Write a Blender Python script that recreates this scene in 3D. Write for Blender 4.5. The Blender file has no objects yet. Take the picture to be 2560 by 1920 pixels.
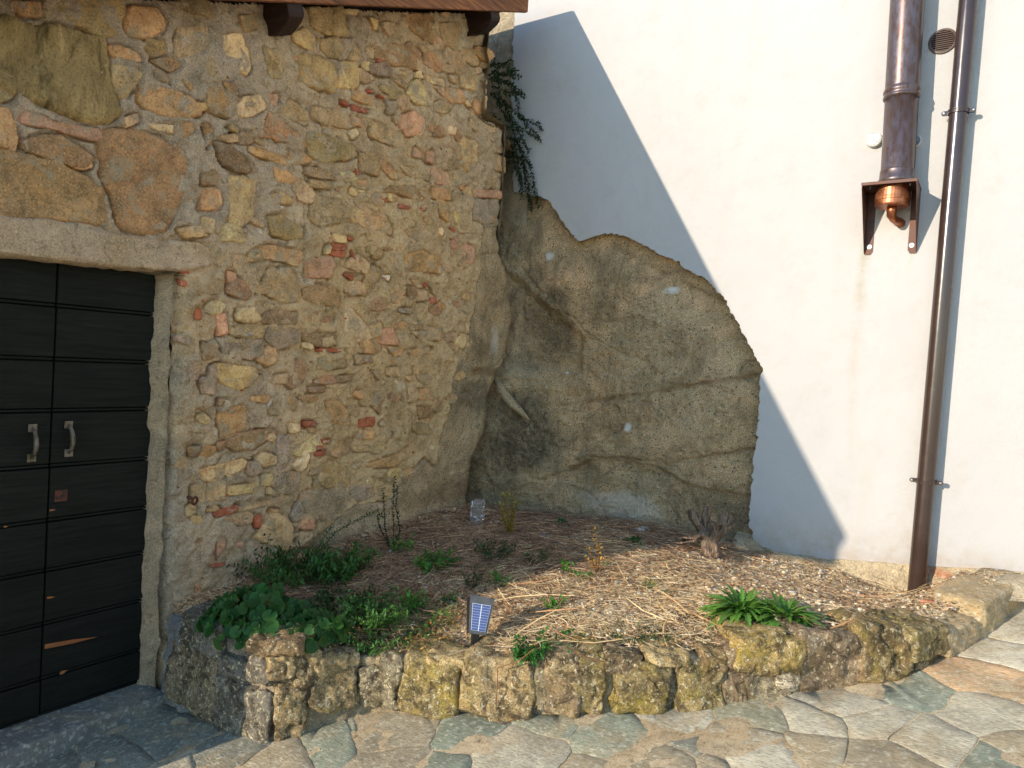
import bpy, math, random
import numpy as np
from mathutils import Matrix, Vector

# ---------------------------------------------------------------- camera, sky, sun, exposure
SC = bpy.context.scene
COL = SC.collection
FPX = 1775.0                                   # focal length in pixels of the 2560 px wide photograph
CAM = np.array([3.358, -1.817, 1.65])
YAW, PITCH, ROLL = (math.radians(a) for a in (34.5, -1.6, 3.4))
cd = bpy.data.cameras.new('camera')
cam = bpy.data.objects.new('camera', cd)
COL.objects.link(cam)
cd.sensor_width = 36.0
cd.lens = 36.0 * FPX / 2560.0
cd.clip_start = 0.05
cd.clip_end = 1000.0
MW = (Matrix.Rotation(YAW, 4, 'Z') @ Matrix.Rotation(math.pi / 2 + PITCH, 4, 'X') @ Matrix.Rotation(ROLL, 4, 'Z'))
MW.translation = Vector(CAM)
cam.matrix_world = MW
SC.camera = cam

KN, KZ = 0.41, 0.28                            # light travels (KN, 1, -KZ): from behind the stone house towards the white wall
SUN_EL = math.atan(KZ / math.hypot(1, KN))
world = bpy.data.worlds.new('World')
SC.world = world
world.use_nodes = True
wn = world.node_tree
sky = wn.nodes.new('ShaderNodeTexSky')
sky.sky_type = 'NISHITA'
sky.sun_disc = False
sky.sun_elevation = SUN_EL
sky.sun_rotation = math.atan2(-KN, -1.0)       # azimuth of the sun, measured from +Y towards +X
sky.air_density = 1.0
sky.dust_density = 0.0
sky.ozone_density = 2.4
wn.links.new(sky.outputs[0], wn.nodes['Background'].inputs[0])
wn.nodes['Background'].inputs[1].default_value = 0.15
sl = bpy.data.lights.new('sun', 'SUN')
sl.energy = 2.3
sl.angle = math.radians(0.5)
sl.color = (0.92, 0.80, 0.64)
sun = bpy.data.objects.new('sun', sl)
COL.objects.link(sun)
sun.rotation_euler = Vector((KN, 1.0, -KZ)).to_track_quat('-Z', 'Y').to_euler()
sun.location = (-4, -8, 6)
SC.view_settings.view_transform = 'Standard'
SC.view_settings.look = 'None'
SC.view_settings.gamma = 1.0
SC.view_settings.use_curve_mapping = False
SC.view_settings.exposure = 1.32
SC.render.engine = 'CYCLES'
SC.cycles.max_bounces = 8
SC.cycles.diffuse_bounces = 5

# ---------------------------------------------------------------- helpers
RT = np.array(MW.to_3x3())
def ray(x, y):
    return RT @ np.array([(x - 1280) / FPX, -(y - 960) / FPX, -1.0])
def on(x, y, n, d):
    r = ray(x, y); n = np.array(n, float)
    return CAM + r * ((d - n @ CAM) / (n @ r))
def onL(x, y, off=0.0):
    return on(x, y, (1, 0, 0), off)            # plane of the stone wall: x = off
YR = 3.05
def onR(x, y, Y=YR):
    return on(x, y, (0, 1, 0), Y)              # plane of the white wall: y = YR
PB, PC = 0.1148, 0.1136
PA = 0.05 - PB * 3.358 + PC * 1.817
def pave_z(n, u):
    return PA + PB * n + PC * u
def onP(x, y):
    return on(x, y, (-PB, -PC, 1), PA)
def proj(p):
    q = RT.T @ (np.asarray(p, float) - CAM)
    return 1280 + FPX * q[0] / -q[2], 960 - FPX * q[1] / -q[2]

def _h(ix, iy, iz, seed):
    h = (ix.astype(np.int64) * 374761393 + iy.astype(np.int64) * 668265263 + iz.astype(np.int64) * 1274126177 + seed * 974634127) & 0xffffffff
    h = ((h ^ (h >> 13)) * 1274126177) & 0xffffffff
    h = ((h ^ (h >> 16)) * 2246822519) & 0xffffffff
    return ((h >> 8) & 0xffff) / 32767.5 - 1.0
def vnoise(P, seed=0):
    P = np.asarray(P, float)
    i = np.floor(P); f = P - i; f = f * f * f * (f * (f * 6 - 15) + 10)
    x, y, z = i[..., 0], i[..., 1], i[..., 2]
    r = 0
    for dx in (0, 1):
        wx = f[..., 0] if dx else 1 - f[..., 0]
        for dy in (0, 1):
            wy = f[..., 1] if dy else 1 - f[..., 1]
            for dz in (0, 1):
                wz = f[..., 2] if dz else 1 - f[..., 2]
                r = r + wx * wy * wz * _h(x + dx, y + dy, z + dz, seed)
    return r
def fbm(P, scale=1.0, octv=4, seed=0, gain=0.5):
    P = np.asarray(P, float) * scale
    a, r = 1.0, 0
    for k in range(octv):
        r = r + a * vnoise(P + 17.3 * k, seed + k); P = P * 2.03; a *= gain
    return r
def P3(a, b, c=0.0):
    a, b = np.broadcast_arrays(np.asarray(a, float), np.asarray(b, float))
    return np.stack([a, b, np.full(a.shape, c, float)], -1)
def sstep(a, b, x):
    t = np.clip((np.asarray(x, float) - a) / (b - a), 0, 1)
    return t * t * (3 - 2 * t)
def inside(poly, X, Y):
    poly = np.asarray(poly, float); r = np.zeros(np.shape(X), bool)
    j = len(poly) - 1
    for i in range(len(poly)):
        xi, yi = poly[i]; xj, yj = poly[j]
        c = (yi > Y) != (yj > Y)
        with np.errstate(divide='ignore', invalid='ignore'):
            r ^= c & (X < (xj - xi) * (Y - yi) / (yj - yi + 1e-12) + xi)
        j = i
    return r
def pdist(line, X, Y, closed=False):
    """distance of points to a polyline"""
    line = np.asarray(line, float)
    if closed: line = np.vstack([line, line[:1]])
    d = np.full(np.shape(X), 1e9)
    for (ax, ay), (bx, by) in zip(line[:-1], line[1:]):
        L2 = (bx - ax) ** 2 + (by - ay) ** 2 + 1e-12
        t = np.clip(((X - ax) * (bx - ax) + (Y - ay) * (by - ay)) / L2, 0, 1)
        d = np.minimum(d, np.hypot(X - ax - t * (bx - ax), Y - ay - t * (by - ay)))
    return d
def lin(c):
    c = np.asarray(c, float) / 255.0
    return np.where(c <= 0.04045, c / 12.92, ((c + 0.055) / 1.055) ** 2.4)

def link(o, parent=None, label=None, cat=None, group=None, kind=None):
    COL.objects.link(o)
    if parent is not None: o.parent = parent
    if label: o['label'] = label
    if cat: o['category'] = cat
    if group: o['group'] = group
    if kind: o['kind'] = kind
    return o
def thing(name, label, cat, loc=(0, 0, 0), group=None, kind=None):
    o = bpy.data.objects.new(name, None)
    o.empty_display_size = 0.1
    o.location = loc
    return link(o, None, label, cat, group, kind)
def set_cols(me, cols, name='col'):
    at = me.attributes.new(name, 'FLOAT_COLOR', 'POINT')
    c = np.ones((len(me.vertices), 4), np.float32); c[:, :np.shape(cols)[1]] = cols
    at.data.foreach_set('color', c.ravel())
def grid_mesh(name, V, mask=None, cols=None, smooth=True):
    """V: (a, b, 3) array of vertices; mask: (a-1, b-1) faces to keep"""
    a, b = V.shape[:2]
    idx = np.arange(a * b).reshape(a, b)
    q = np.stack([idx[:-1, :-1], idx[1:, :-1], idx[1:, 1:], idx[:-1, 1:]], -1)
    q = q[mask] if mask is not None else q.reshape(-1, 4)
    return mesh_np(name, V.reshape(-1, 3), q, cols, smooth)
def mesh_np(name, V, F, cols=None, smooth=True):
    V = np.asarray(V, np.float32); F = np.asarray(F, np.int32)
    k = F.shape[1]
    me = bpy.data.meshes.new(name)
    me.vertices.add(len(V)); me.vertices.foreach_set('co', V.ravel())
    me.loops.add(F.size); me.loops.foreach_set('vertex_index', F.ravel())
    me.polygons.add(len(F))
    me.polygons.foreach_set('loop_start', np.arange(0, F.size, k, dtype=np.int32))
    me.polygons.foreach_set('loop_total', np.full(len(F), k, np.int32))
    me.polygons.foreach_set('use_smooth', np.full(len(F), smooth, bool))
    me.update(calc_edges=True); me.validate()
    if cols is not None: set_cols(me, np.asarray(cols, np.float32).reshape(len(V), -1))
    return me
class MB:
    """collects shapes into one mesh"""
    def __init__(s): s.v, s.f, s.c = [], [], []
    def add(s, v, f, col=(1, 1, 1)):
        o = len(s.v)
        s.v.extend([tuple(map(float, p)) for p in v]); s.f.extend([tuple(i + o for i in q) for q in f])
        s.c.extend([tuple(map(float, col[:3]))] * len(v))
        return s
    def box(s, lo, hi, M=None, col=(1, 1, 1)):
        (x0, y0, z0), (x1, y1, z1) = lo, hi
        v = [(x0, y0, z0), (x1, y0, z0), (x1, y1, z0), (x0, y1, z0), (x0, y0, z1), (x1, y0, z1), (x1, y1, z1), (x0, y1, z1)]
        if M is not None: v = [M @ Vector(p) for p in v]
        return s.add(v, [(0, 3, 2, 1), (4, 5, 6, 7), (0, 1, 5, 4), (1, 2, 6, 5), (2, 3, 7, 6), (3, 0, 4, 7)], col)
    def tube(s, pts, rad, n=8, col=(1, 1, 1), caps=True, jit=None):
        pts = [Vector(tuple(map(float, p))) for p in pts]
        rad = rad if hasattr(rad, '__len__') else [rad] * len(pts)
        rings, prev = [], None
        for i, p in enumerate(pts):
            t = (pts[min(i + 1, len(pts) - 1)] - pts[max(i - 1, 0)])
            t = t.normalized() if t.length > 1e-9 else Vector((0, 0, 1))
            if prev is None: prev = t.orthogonal().normalized()
            a = (prev - t * prev.dot(t)); a = a.normalized() if a.length > 1e-6 else t.orthogonal().normalized()
            b = t.cross(a); prev = a
            rings.append([p + (a * math.cos(2 * math.pi * k / n) + b * math.sin(2 * math.pi * k / n)) * rad[i] * (1 if jit is None else jit(i, k)) for k in range(n)])
        v = [q for r in rings for q in r]
        f = [(i * n + k, i * n + (k + 1) % n, (i + 1) * n + (k + 1) % n, (i + 1) * n + k) for i in range(len(pts) - 1) for k in range(n)]
        if caps: f += [tuple(reversed(range(n))), tuple((len(pts) - 1) * n + k for k in range(n))]
        return s.add(v, f, col)
    def lathe(s, prof, M=None, n=24, col=(1, 1, 1), caps=True):
        """prof: (radius, height) along local z"""
        v = [(r * math.cos(2 * math.pi * k / n), r * math.sin(2 * math.pi * k / n), z) for r, z in prof for k in range(n)]
        if M is not None: v = [M @ Vector(p) for p in v]
        m = len(prof)
        f = [(i * n + k, i * n + (k + 1) % n, (i + 1) * n + (k + 1) % n, (i + 1) * n + k) for i in range(m - 1) for k in range(n)]
        if caps: f += [tuple(reversed(range(n))), tuple((m - 1) * n + k for k in range(n))]
        return s.add(v, f, col)
    def prism(s, poly, M, depth, col=(1, 1, 1)):
        """poly in local xy, extruded along local z by depth"""
        n = len(poly)
        v = [M @ Vector((x, y, 0)) for x, y in poly] + [M @ Vector((x, y, depth)) for x, y in poly]
        return s.add(v, [tuple(reversed(range(n))), tuple(range(n, 2 * n))] + [(i, (i + 1) % n, n + (i + 1) % n, n + i) for i in range(n)], col)
    def mesh(s, name, smooth=False):
        me = bpy.data.meshes.new(name)
        me.from_pydata(s.v, [], s.f); me.update()
        if smooth: me.polygons.foreach_set('use_smooth', np.ones(len(me.polygons), bool))
        set_cols(me, np.array(s.c, np.float32).reshape(-1, 3))
        return me
    def build(s, name, m, parent=None, smooth=False, bevel=0, **kw):
        o = bpy.data.objects.new(name, s.mesh(name, smooth))
        o.data.materials.append(m)
        if bevel:
            b = o.modifiers.new('bevel', 'BEVEL'); b.width = bevel; b.segments = 2; b.limit_method = 'ANGLE'
        return link(o, parent, **kw)
def put(me, name, m, parent=None, **kw):
    o = bpy.data.objects.new(name, me)
    if not me.materials: me.materials.append(m)
    return link(o, parent, **kw)

# ---------------------------------------------------------------- materials
def new_mat(name, rough=0.8, spec=0.3):
    m = bpy.data.materials.new(name); m.use_nodes = True
    nt = m.node_tree; b = nt.nodes['Principled BSDF']
    b.inputs['Roughness'].default_value = rough
    b.inputs['Specular IOR Level'].default_value = spec
    return m, nt, b
class N:
    """small node-building helper"""
    def __init__(s, nt): s.nt = nt; s.co = nt.nodes.new('ShaderNodeTexCoord')
    def node(s, t, **kw):
        n = s.nt.nodes.new(t)
        for k, v in kw.items(): setattr(n, k, v)
        return n
    def con(s, sock, v):
        if hasattr(v, 'links') or hasattr(v, 'is_linked'): s.nt.links.new(v, sock)
        else: sock.default_value = v if not isinstance(v, tuple) or len(v) != 3 or sock.type != 'RGBA' else (*v, 1)
    def noise(s, scale, detail=5, rough=0.55, dist=0.0, vec=None, stretch=None):
        n = s.node('ShaderNodeTexNoise'); n.inputs['Scale'].default_value = scale
        n.inputs['Detail'].default_value = detail; n.inputs['Roughness'].default_value = rough; n.inputs['Distortion'].default_value = dist
        vec = vec or s.co.outputs['Object']
        if stretch: vec = s.mapping(vec, stretch)
        s.nt.links.new(vec, n.inputs['Vector']); return n.outputs['Fac']
    def mapping(s, vec, sc, rot=(0, 0, 0)):
        m = s.node('ShaderNodeMapping'); m.inputs['Scale'].default_value = sc; m.inputs['Rotation'].default_value = rot
        s.nt.links.new(vec, m.inputs['Vector']); return m.outputs[0]
    def voro(s, scale, feature='F1', out='Distance', rnd=1.0, vec=None):
        n = s.node('ShaderNodeTexVoronoi', feature=feature); n.inputs['Scale'].default_value = scale
        n.inputs['Randomness'].default_value = rnd
        s.nt.links.new(vec or s.co.outputs['Object'], n.inputs['Vector']); return n.outputs[out]
    def ramp(s, v, *stops):
        n = s.node('ShaderNodeValToRGB'); cr = n.color_ramp
        while len(cr.elements) < len(stops): cr.elements.new(0.5)
        for e, (p, c) in zip(cr.elements, stops):
            e.position = p; e.color = (c, c, c, 1) if not hasattr(c, '__len__') else (*c[:3], 1)
        s.nt.links.new(v, n.inputs[0]); return n.outputs[0]
    def mix(s, f, a, b, t='MIX'):
        n = s.node('ShaderNodeMix', data_type='RGBA', blend_type=t)
        s.con(n.inputs[0], f); s.con(n.inputs[6], a); s.con(n.inputs[7], b); return n.outputs[2]
    def math(s, op, a, b=0.0):
        n = s.node('ShaderNodeMath', operation=op); s.con(n.inputs[0], a); s.con(n.inputs[1], b); return n.outputs[0]
    def attr(s, name='col'):
        return s.node('ShaderNodeAttribute', attribute_name=name).outputs['Color']
    def gain(s, c, g):
        return s.mix(1.0, c, (g, g, g), 'MULTIPLY')
    def obcol(s):
        return s.node('ShaderNodeObjectInfo').outputs['Color']
    def obrand(s):
        return s.node('ShaderNodeObjectInfo').outputs['Random']
    def bump(s, h, dist=0.01, strength=1.0, prev=None):
        n = s.node('ShaderNodeBump'); n.inputs['Strength'].default_value = strength; n.inputs['Distance'].default_value = dist
        s.nt.links.new(h, n.inputs['Height'])
        if prev is not None: s.nt.links.new(prev, n.inputs['Normal'])
        return n.outputs[0]
def L1(c, k=1.0):
    return tuple(float(x) for x in np.clip(lin(c) * k, 0, 0.95))

def m_stone():
    m, nt, b = new_mat('rubble_stone', 0.88, 0.25); n = N(nt)
    c = n.obcol()
    r1 = n.ramp(n.noise(7, 6, 0.6, 0.6), (0.30, 0.58), (0.52, 1.0), (0.72, 1.35))
    c = n.mix(1.0, c, r1, 'MULTIPLY')
    c = n.mix(n.ramp(n.noise(16, 7, 0.7, 0.6), (0.50, 0.0), (0.66, 0.45)), c, L1((96, 78, 54)))
    c = n.mix(n.ramp(n.noise(11, 5, 0.6), (0.54, 0.0), (0.70, 0.55)), c, L1((186, 138, 82), 1.2))
    c = n.mix(n.ramp(n.noise(95, 3, 0.6), (0.50, 0.0), (0.68, 0.5)), c, L1((76, 60, 42)))
    c = n.mix(n.ramp(n.noise(120, 3, 0.6), (0.56, 0.0), (0.70, 0.6)), c, L1((214, 180, 128), 1.2))
    c = n.mix(n.ramp(n.noise(9, 5, 0.7, 0.3), (0.52, 0.0), (0.64, 0.85)), c, L1((158, 140, 112), 1.1))   # smears of mortar
    c = n.gain(c, 1.9)
    nt.links.new(c, b.inputs['Base Color'])
    nb = n.bump(n.noise(14, 9, 0.7, 0.8), 0.07, 1.0)
    nb = n.bump(n.noise(70, 6, 0.75), 0.018, 1.0, nb)
    nt.links.new(nb, b.inputs['Normal'])
    return m
def m_ridged():
    m, nt, b = new_mat('split_sandstone', 0.9, 0.2); n = N(nt)
    c = n.mix(1.0, n.obcol(), n.ramp(n.noise(5, 6, 0.65, 1.0), (0.3, 0.65), (0.55, 1.0), (0.75, 1.3)), 'MULTIPLY')
    c = n.mix(n.ramp(n.noise(6, 6, 0.6), (0.54, 0.0), (0.70, 0.4)), c, L1((150, 112, 62), 1.1))
    c = n.mix(n.ramp(n.noise(1.6, 7, 0.66, 1.1, vec=n.mapping(n.co.outputs['Object'], (1, 11.0, 2.6), (0.42, 0, 0))), (0.30, 0.75), (0.46, 0.0)), c, L1((64, 56, 34)))
    c = n.mix(n.ramp(n.noise(90, 4, 0.65), (0.52, 0.0), (0.68, 0.5)), c, L1((70, 60, 38)))
    c = n.gain(c, 1.35)
    nt.links.new(c, b.inputs['Base Color'])
    v = n.mapping(n.co.outputs['Object'], (1, 11.0, 2.6), (0.42, 0, 0))
    nb = n.bump(n.noise(1.6, 7, 0.66, 1.1, vec=v), 0.13, 1.0)
    nb = n.bump(n.noise(45, 6, 0.7), 0.012, 0.8, nb)
    nt.links.new(nb, b.inputs['Normal'])
    return m
def m_brick():
    m, nt, b = new_mat('red_brick', 0.92, 0.2); n = N(nt)
    c = n.mix(1.0, n.obcol(), n.ramp(n.noise(22, 5, 0.6), (0.3, 0.6), (0.6, 1.15)), 'MULTIPLY')
    c = n.mix(n.ramp(n.noise(30, 5, 0.7), (0.56, 0.0), (0.68, 0.7)), c, L1((165, 145, 122), 1.2))
    c = n.gain(c, 1.5)
    nt.links.new(c, b.inputs['Base Color'])
    nt.links.new(n.bump(n.noise(60, 6, 0.7), 0.015, 0.8), b.inputs['Normal'])
    return m
def m_mortar():
    m, nt, b = new_mat('lime_mortar', 0.95, 0.15); n = N(nt)
    c = n.mix(1.0, n.attr(), n.ramp(n.noise(4.5, 7, 0.65, 0.4), (0.28, 0.66), (0.5, 1.0), (0.72, 1.28)), 'MULTIPLY')
    c = n.mix(n.ramp(n.noise(2.6, 6, 0.6, 0.5), (0.50, 0.0), (0.66, 0.55)), c, L1((150, 122, 84), 1.3))
    c = n.mix(n.ramp(n.noise(130, 3, 0.65), (0.48, 0.0), (0.68, 0.5)), c, L1((88, 75, 58)))
    c = n.mix(n.ramp(n.noise(150, 3, 0.65), (0.56, 0.0), (0.70, 0.6)), c, L1((214, 196, 164), 1.2))
    c = n.mix(n.ramp(n.noise(17, 7, 0.72, 1.0), (0.54, 0.0), (0.68, 0.65)), c, L1((98, 80, 56)))
    c = n.mix(n.ramp(n.noise(8, 7, 0.7, 1.2), (0.56, 0.0), (0.64, 0.5)), c, L1((188, 170, 140), 1.2))
    c = n.mix(n.ramp(n.voro(60), (0.06, 0.5), (0.13, 0.0)), c, L1((196, 184, 164), 1.2))
    c = n.gain(c, 1.85)
    nt.links.new(c, b.inputs['Base Color'])
    nb = n.bump(n.noise(15, 9, 0.72, 0.9), 0.065, 1.0)
    nb = n.bump(n.noise(95, 5, 0.75), 0.014, 1.0, nb)
    nt.links.new(nb, b.inputs['Normal'])
    return m
def m_rock():
    m, nt, b = new_mat('sandstone_outcrop', 0.93, 0.2); n = N(nt)
    c = n.ramp(n.noise(2.2, 6, 0.6, 0.5), (0.28, L1((118, 98, 72), 1.5)), (0.5, L1((162, 134, 98), 1.5)), (0.72, L1((192, 152, 112), 1.5)))
    c = n.mix(n.ramp(n.noise(1.1, 4, 0.5), (0.46, 0.0), (0.62, 0.5)), c, L1((152, 140, 112), 1.4))
    c = n.mix(n.ramp(n.noise(240, 2, 0.6), (0.40, 0.85), (0.53, 0.0)), c, L1((76, 66, 48)))
    c = n.mix(n.ramp(n.noise(210, 2, 0.5), (0.56, 0.0), (0.70, 0.8)), c, L1((220, 198, 156), 1.3))
    v = n.voro(34, out='Distance'); r = n.voro(34, out='Color')
    spot = n.math('MULTIPLY', n.ramp(v, (0.16, 1.0), (0.24, 0.0)), n.ramp(r, (0.45, 0.0), (0.55, 1.0)))
    c = n.mix(n.math('MULTIPLY', spot, 0.85), c, L1((52, 54, 48)))
    v2 = n.voro(31, out='Distance'); r2 = n.voro(31, out='Color')
    sp2 = n.math('MULTIPLY', n.ramp(v2, (0.10, 1.0), (0.15, 0.0)), n.ramp(r2, (0.72, 0.0), (0.78, 1.0)))
    c = n.mix(n.math('MULTIPLY', sp2, 0.8), c, L1((190, 186, 176), 1.2))
    c = n.mix(n.ramp(n.noise(3.2, 8, 0.7, 0.8), (0.46, 0.0), (0.68, 0.55)), c, L1((92, 80, 60)))
    c = n.mix(n.ramp(n.noise(1.6, 8, 0.7, 1.2, stretch=(3.0, 1, 0.5)), (0.54, 0.0), (0.66, 0.4)), c, L1((84, 76, 60)))
    st = n.node('ShaderNodeAttribute', attribute_name='col')
    sep = n.node('ShaderNodeSeparateColor'); nt.links.new(st.outputs['Color'], sep.inputs[0])
    k = n.math('MULTIPLY', sep.outputs[0], n.ramp(n.noise(20, 6, 0.7, 0.6), (0.34, 0.40), (0.56, 1.0)))
    c = n.mix(n.math('MULTIPLY', k, 0.85), c, L1((62, 56, 44)))
    c = n.mix(n.math('MULTIPLY', sep.outputs[1], 0.75), c, L1((196, 190, 176), 1.1))
    c = n.mix(n.math('MULTIPLY', sep.outputs[2], 0.8), c, L1((110, 78, 42)))
    c = n.gain(c, 1.62)
    nt.links.new(c, b.inputs['Base Color'])
    nb = n.bump(n.noise(9, 9, 0.7, 0.6), 0.05, 0.9)
    nb = n.bump(n.noise(110, 4, 0.75), 0.014, 1.0, nb)
    nt.links.new(nb, b.inputs['Normal'])
    return m
def m_plaster():
    m, nt, b = new_mat('white_plaster', 0.9, 0.2); n = N(nt)
    c = n.ramp(n.noise(0.8, 5, 0.6, 0.4), (0.3, L1((185, 182, 179))), (0.6, L1((192, 189, 186))))
    c = n.mix(n.ramp(n.noise(7, 5, 0.7), (0.52, 0.0), (0.75, 0.22)), c, L1((170, 160, 146)))
    c = n.mix(n.ramp(n.noise(1.3, 6, 0.6, 0.8, stretch=(2.2, 1, 0.35)), (0.54, 0.0), (0.76, 0.14)), c, L1((186, 166, 140)))
    c = n.mix(n.ramp(n.voro(5.5), (0.006, 0.6), (0.016, 0.0)), c, L1((90, 82, 74)))
    xyz = n.node('ShaderNodeSeparateXYZ'); nt.links.new(n.co.outputs['Object'], xyz.inputs[0])
    zz = n.math('ADD', xyz.outputs[2], n.math('MULTIPLY', n.noise(5, 5, 0.65), -0.35))
    splash = n.math('MULTIPLY', n.ramp(zz, (0.38, 0.5), (0.66, 0.0)), n.ramp(n.noise(14, 6, 0.7), (0.35, 0.2), (0.6, 1.0)))
    c = n.mix(splash, c, L1((160, 138, 108)))
    for sx, col_, w_, z0_, z1_ in ((2.60, (150, 176, 150), 0.035, 2.05, 2.52), (2.86, (160, 178, 152), 0.025, 2.2, 2.52), (2.60, (176, 150, 118), 0.05, 0.9, 2.45)):
        dx = n.math('ABSOLUTE', n.math('ADD', n.math('SUBTRACT', xyz.outputs[0], sx), n.math('MULTIPLY', n.math('SUBTRACT', n.noise(6, 3), 0.5), 0.10)), 0.0)
        mk = n.math('MULTIPLY', n.math('MULTIPLY', n.ramp(dx, (0.0, 1.0), (w_, 0.0)), n.ramp(n.math('MULTIPLY', xyz.outputs[2], 0.2), (z0_ * 0.2, 0.0), (z1_ * 0.2, 0.6), (z1_ * 0.2 + 0.004, 0.0))), n.ramp(n.noise(9, 5, 0.7), (0.35, 0.2), (0.6, 0.8)))
        c = n.mix(mk, c, L1(col_))
    nt.links.new(c, b.inputs['Base Color'])
    nb = n.bump(n.noise(3.0, 4, 0.55), 0.05, 0.35)
    nb = n.bump(n.noise(160, 4, 0.65), 0.006, 0.55, nb)
    nt.links.new(nb, b.inputs['Normal'])
    return m
def m_flag():
    m, nt, b = new_mat('riven_flagstone', 0.78, 0.35); n = N(nt)
    c = n.mix(1.0, n.obcol(), n.ramp(n.noise(5, 7, 0.65, 0.5), (0.3, 0.66), (0.52, 1.0), (0.72, 1.34)), 'MULTIPLY')
    c = n.mix(n.ramp(n.noise(3.2, 6, 0.65, 0.9), (0.48, 0.0), (0.66, 0.7)), c, L1((166, 146, 112), 1.3))
    c = n.mix(n.ramp(n.noise(85, 5, 0.7, stretch=(0.5, 1.8, 1)), (0.36, 0.6), (0.54, 0.0)), c, L1((104, 96, 76)))
    c = n.mix(n.ramp(n.noise(38, 4, 0.65), (0.52, 0.0), (0.70, 0.6)), c, L1((206, 200, 180), 1.2))
    c = n.gain(c, 1.5)
    nt.links.new(c, b.inputs['Base Color'])
    nb = n.bump(n.noise(9, 6, 0.6, 0.8, stretch=(0.7, 1.5, 1)), 0.02, 0.7)
    nb = n.bump(n.noise(70, 6, 0.75, stretch=(0.5, 1.8, 1)), 0.02, 1.0, nb)
    nt.links.new(nb, b.inputs['Normal'])
    return m
def m_kerb():
    m, nt, b = new_mat('lichened_kerb_stone', 0.9, 0.2); n = N(nt)
    oi = n.node('ShaderNodeObjectInfo')
    c = n.mix(1.0, oi.outputs['Color'], n.ramp(n.noise(9, 7, 0.68, 0.6), (0.3, 0.5), (0.52, 1.0), (0.72, 1.45)), 'MULTIPLY')
    c = n.mix(n.ramp(n.noise(17, 6, 0.65), (0.58, 0.0), (0.68, 0.7)), c, L1((188, 176, 146), 1.2))
    # yellow lichen film, more on stones that have it (object alpha)
    lich = n.math('MULTIPLY', n.ramp(n.noise(6.5, 8, 0.72, 0.8), (0.45, 0.0), (0.60, 0.85)), oi.outputs['Alpha'])
    c = n.mix(lich, c, L1((150, 130, 62), 1.2))
    c = n.mix(n.ramp(n.noise(11, 9, 0.76, 0.9), (0.47, 0.0), (0.58, 0.85)), c, L1((74, 62, 46)))
    c = n.mix(n.ramp(n.noise(48, 6, 0.7, 0.5), (0.54, 0.0), (0.64, 0.7)), c, L1((212, 198, 160), 1.2))
    v = n.voro(62); r = n.voro(62, out='Color')
    sp = n.math('MULTIPLY', n.ramp(v, (0.20, 1.0), (0.27, 0.0)), n.ramp(r, (0.62, 0.0), (0.68, 1.0)))
    sp = n.math('MULTIPLY', sp, n.ramp(n.noise(7, 3, 0.5), (0.50, 0.0), (0.60, 0.85)))
    c = n.mix(sp, c, L1((214, 208, 190), 1.1))
    c = n.mix(n.ramp(n.noise(150, 3, 0.6), (0.36, 0.6), (0.5, 0.0)), c, L1((70, 60, 42)))
    c = n.gain(c, 1.75)
    nt.links.new(c, b.inputs['Base Color'])
    nb = n.bump(n.noise(16, 10, 0.75, 0.9), 0.09, 1.0)
    nb = n.bump(n.noise(80, 5, 0.75), 0.02, 1.0, nb)
    nt.links.new(nb, b.inputs['Normal'])
    return m
def m_soil():
    m, nt, b = new_mat('dry_sandy_soil', 0.96, 0.1); n = N(nt)
    c = n.mix(n.ramp(n.noise(5, 6, 0.6), (0.35, 0.0), (0.65, 1.0)), L1((170, 146, 112), 1.4), L1((206, 186, 150), 1.35))
    c = n.mix(n.ramp(n.noise(60, 5, 0.7), (0.42, 0.8), (0.58, 0.0)), c, L1((92, 68, 44)))
    c = n.mix(1.0, c, n.attr(), 'MULTIPLY')
    c = n.gain(c, 1.5)
    nt.links.new(c, b.inputs['Base Color'])
    nb = n.bump(n.noise(35, 7, 0.7), 0.03, 1.0)
    nt.links.new(nb, b.inputs['Normal'])
    return m
def m_attr(name, rough=0.8, spec=0.3, var=0.0, trans=0.0, bump=0.0):
    m, nt, b = new_mat(name, rough, spec); n = N(nt)
    c = n.attr()
    if var: c = n.mix(1.0, c, n.ramp(n.noise(18, 4, 0.6), (0.3, 1 - var), (0.7, 1 + var)), 'MULTIPLY')
    nt.links.new(c, b.inputs['Base Color'])
    if bump: nt.links.new(n.bump(n.noise(90, 4, 0.6), bump, 0.8), b.inputs['Normal'])
    if trans:
        tr = nt.nodes.new('ShaderNodeBsdfTranslucent'); mx = nt.nodes.new('ShaderNodeMixShader'); mx.inputs[0].default_value = trans
        nt.links.new(n.mix(1.0, c, (0.9, 1.0, 0.45), 'MULTIPLY'), tr.inputs[0])
        nt.links.new(b.outputs[0], mx.inputs[1]); nt.links.new(tr.outputs[0], mx.inputs[2])
        nt.links.new(mx.outputs[0], nt.nodes['Material Output'].inputs[0])
    return m
def m_leafobj():
    m, nt, b = new_mat('leaf', 0.55, 0.28); n = N(nt)
    c = n.mix(1.0, n.obcol(), n.ramp(n.noise(30, 4, 0.6), (0.3, 0.75), (0.7, 1.25)), 'MULTIPLY')
    c = n.mix(1.0, c, n.attr(), 'MULTIPLY')
    nt.links.new(c, b.inputs['Base Color'])
    tr = nt.nodes.new('ShaderNodeBsdfTranslucent'); mx = nt.nodes.new('ShaderNodeMixShader'); mx.inputs[0].default_value = 0.2
    nt.links.new(n.mix(1.0, c, (0.9, 1.0, 0.4), 'MULTIPLY'), tr.inputs[0])
    nt.links.new(b.outputs[0], mx.inputs[1]); nt.links.new(tr.outputs[0], mx.inputs[2])
    nt.links.new(mx.outputs[0], nt.nodes['Material Output'].inputs[0])
    return m
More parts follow.
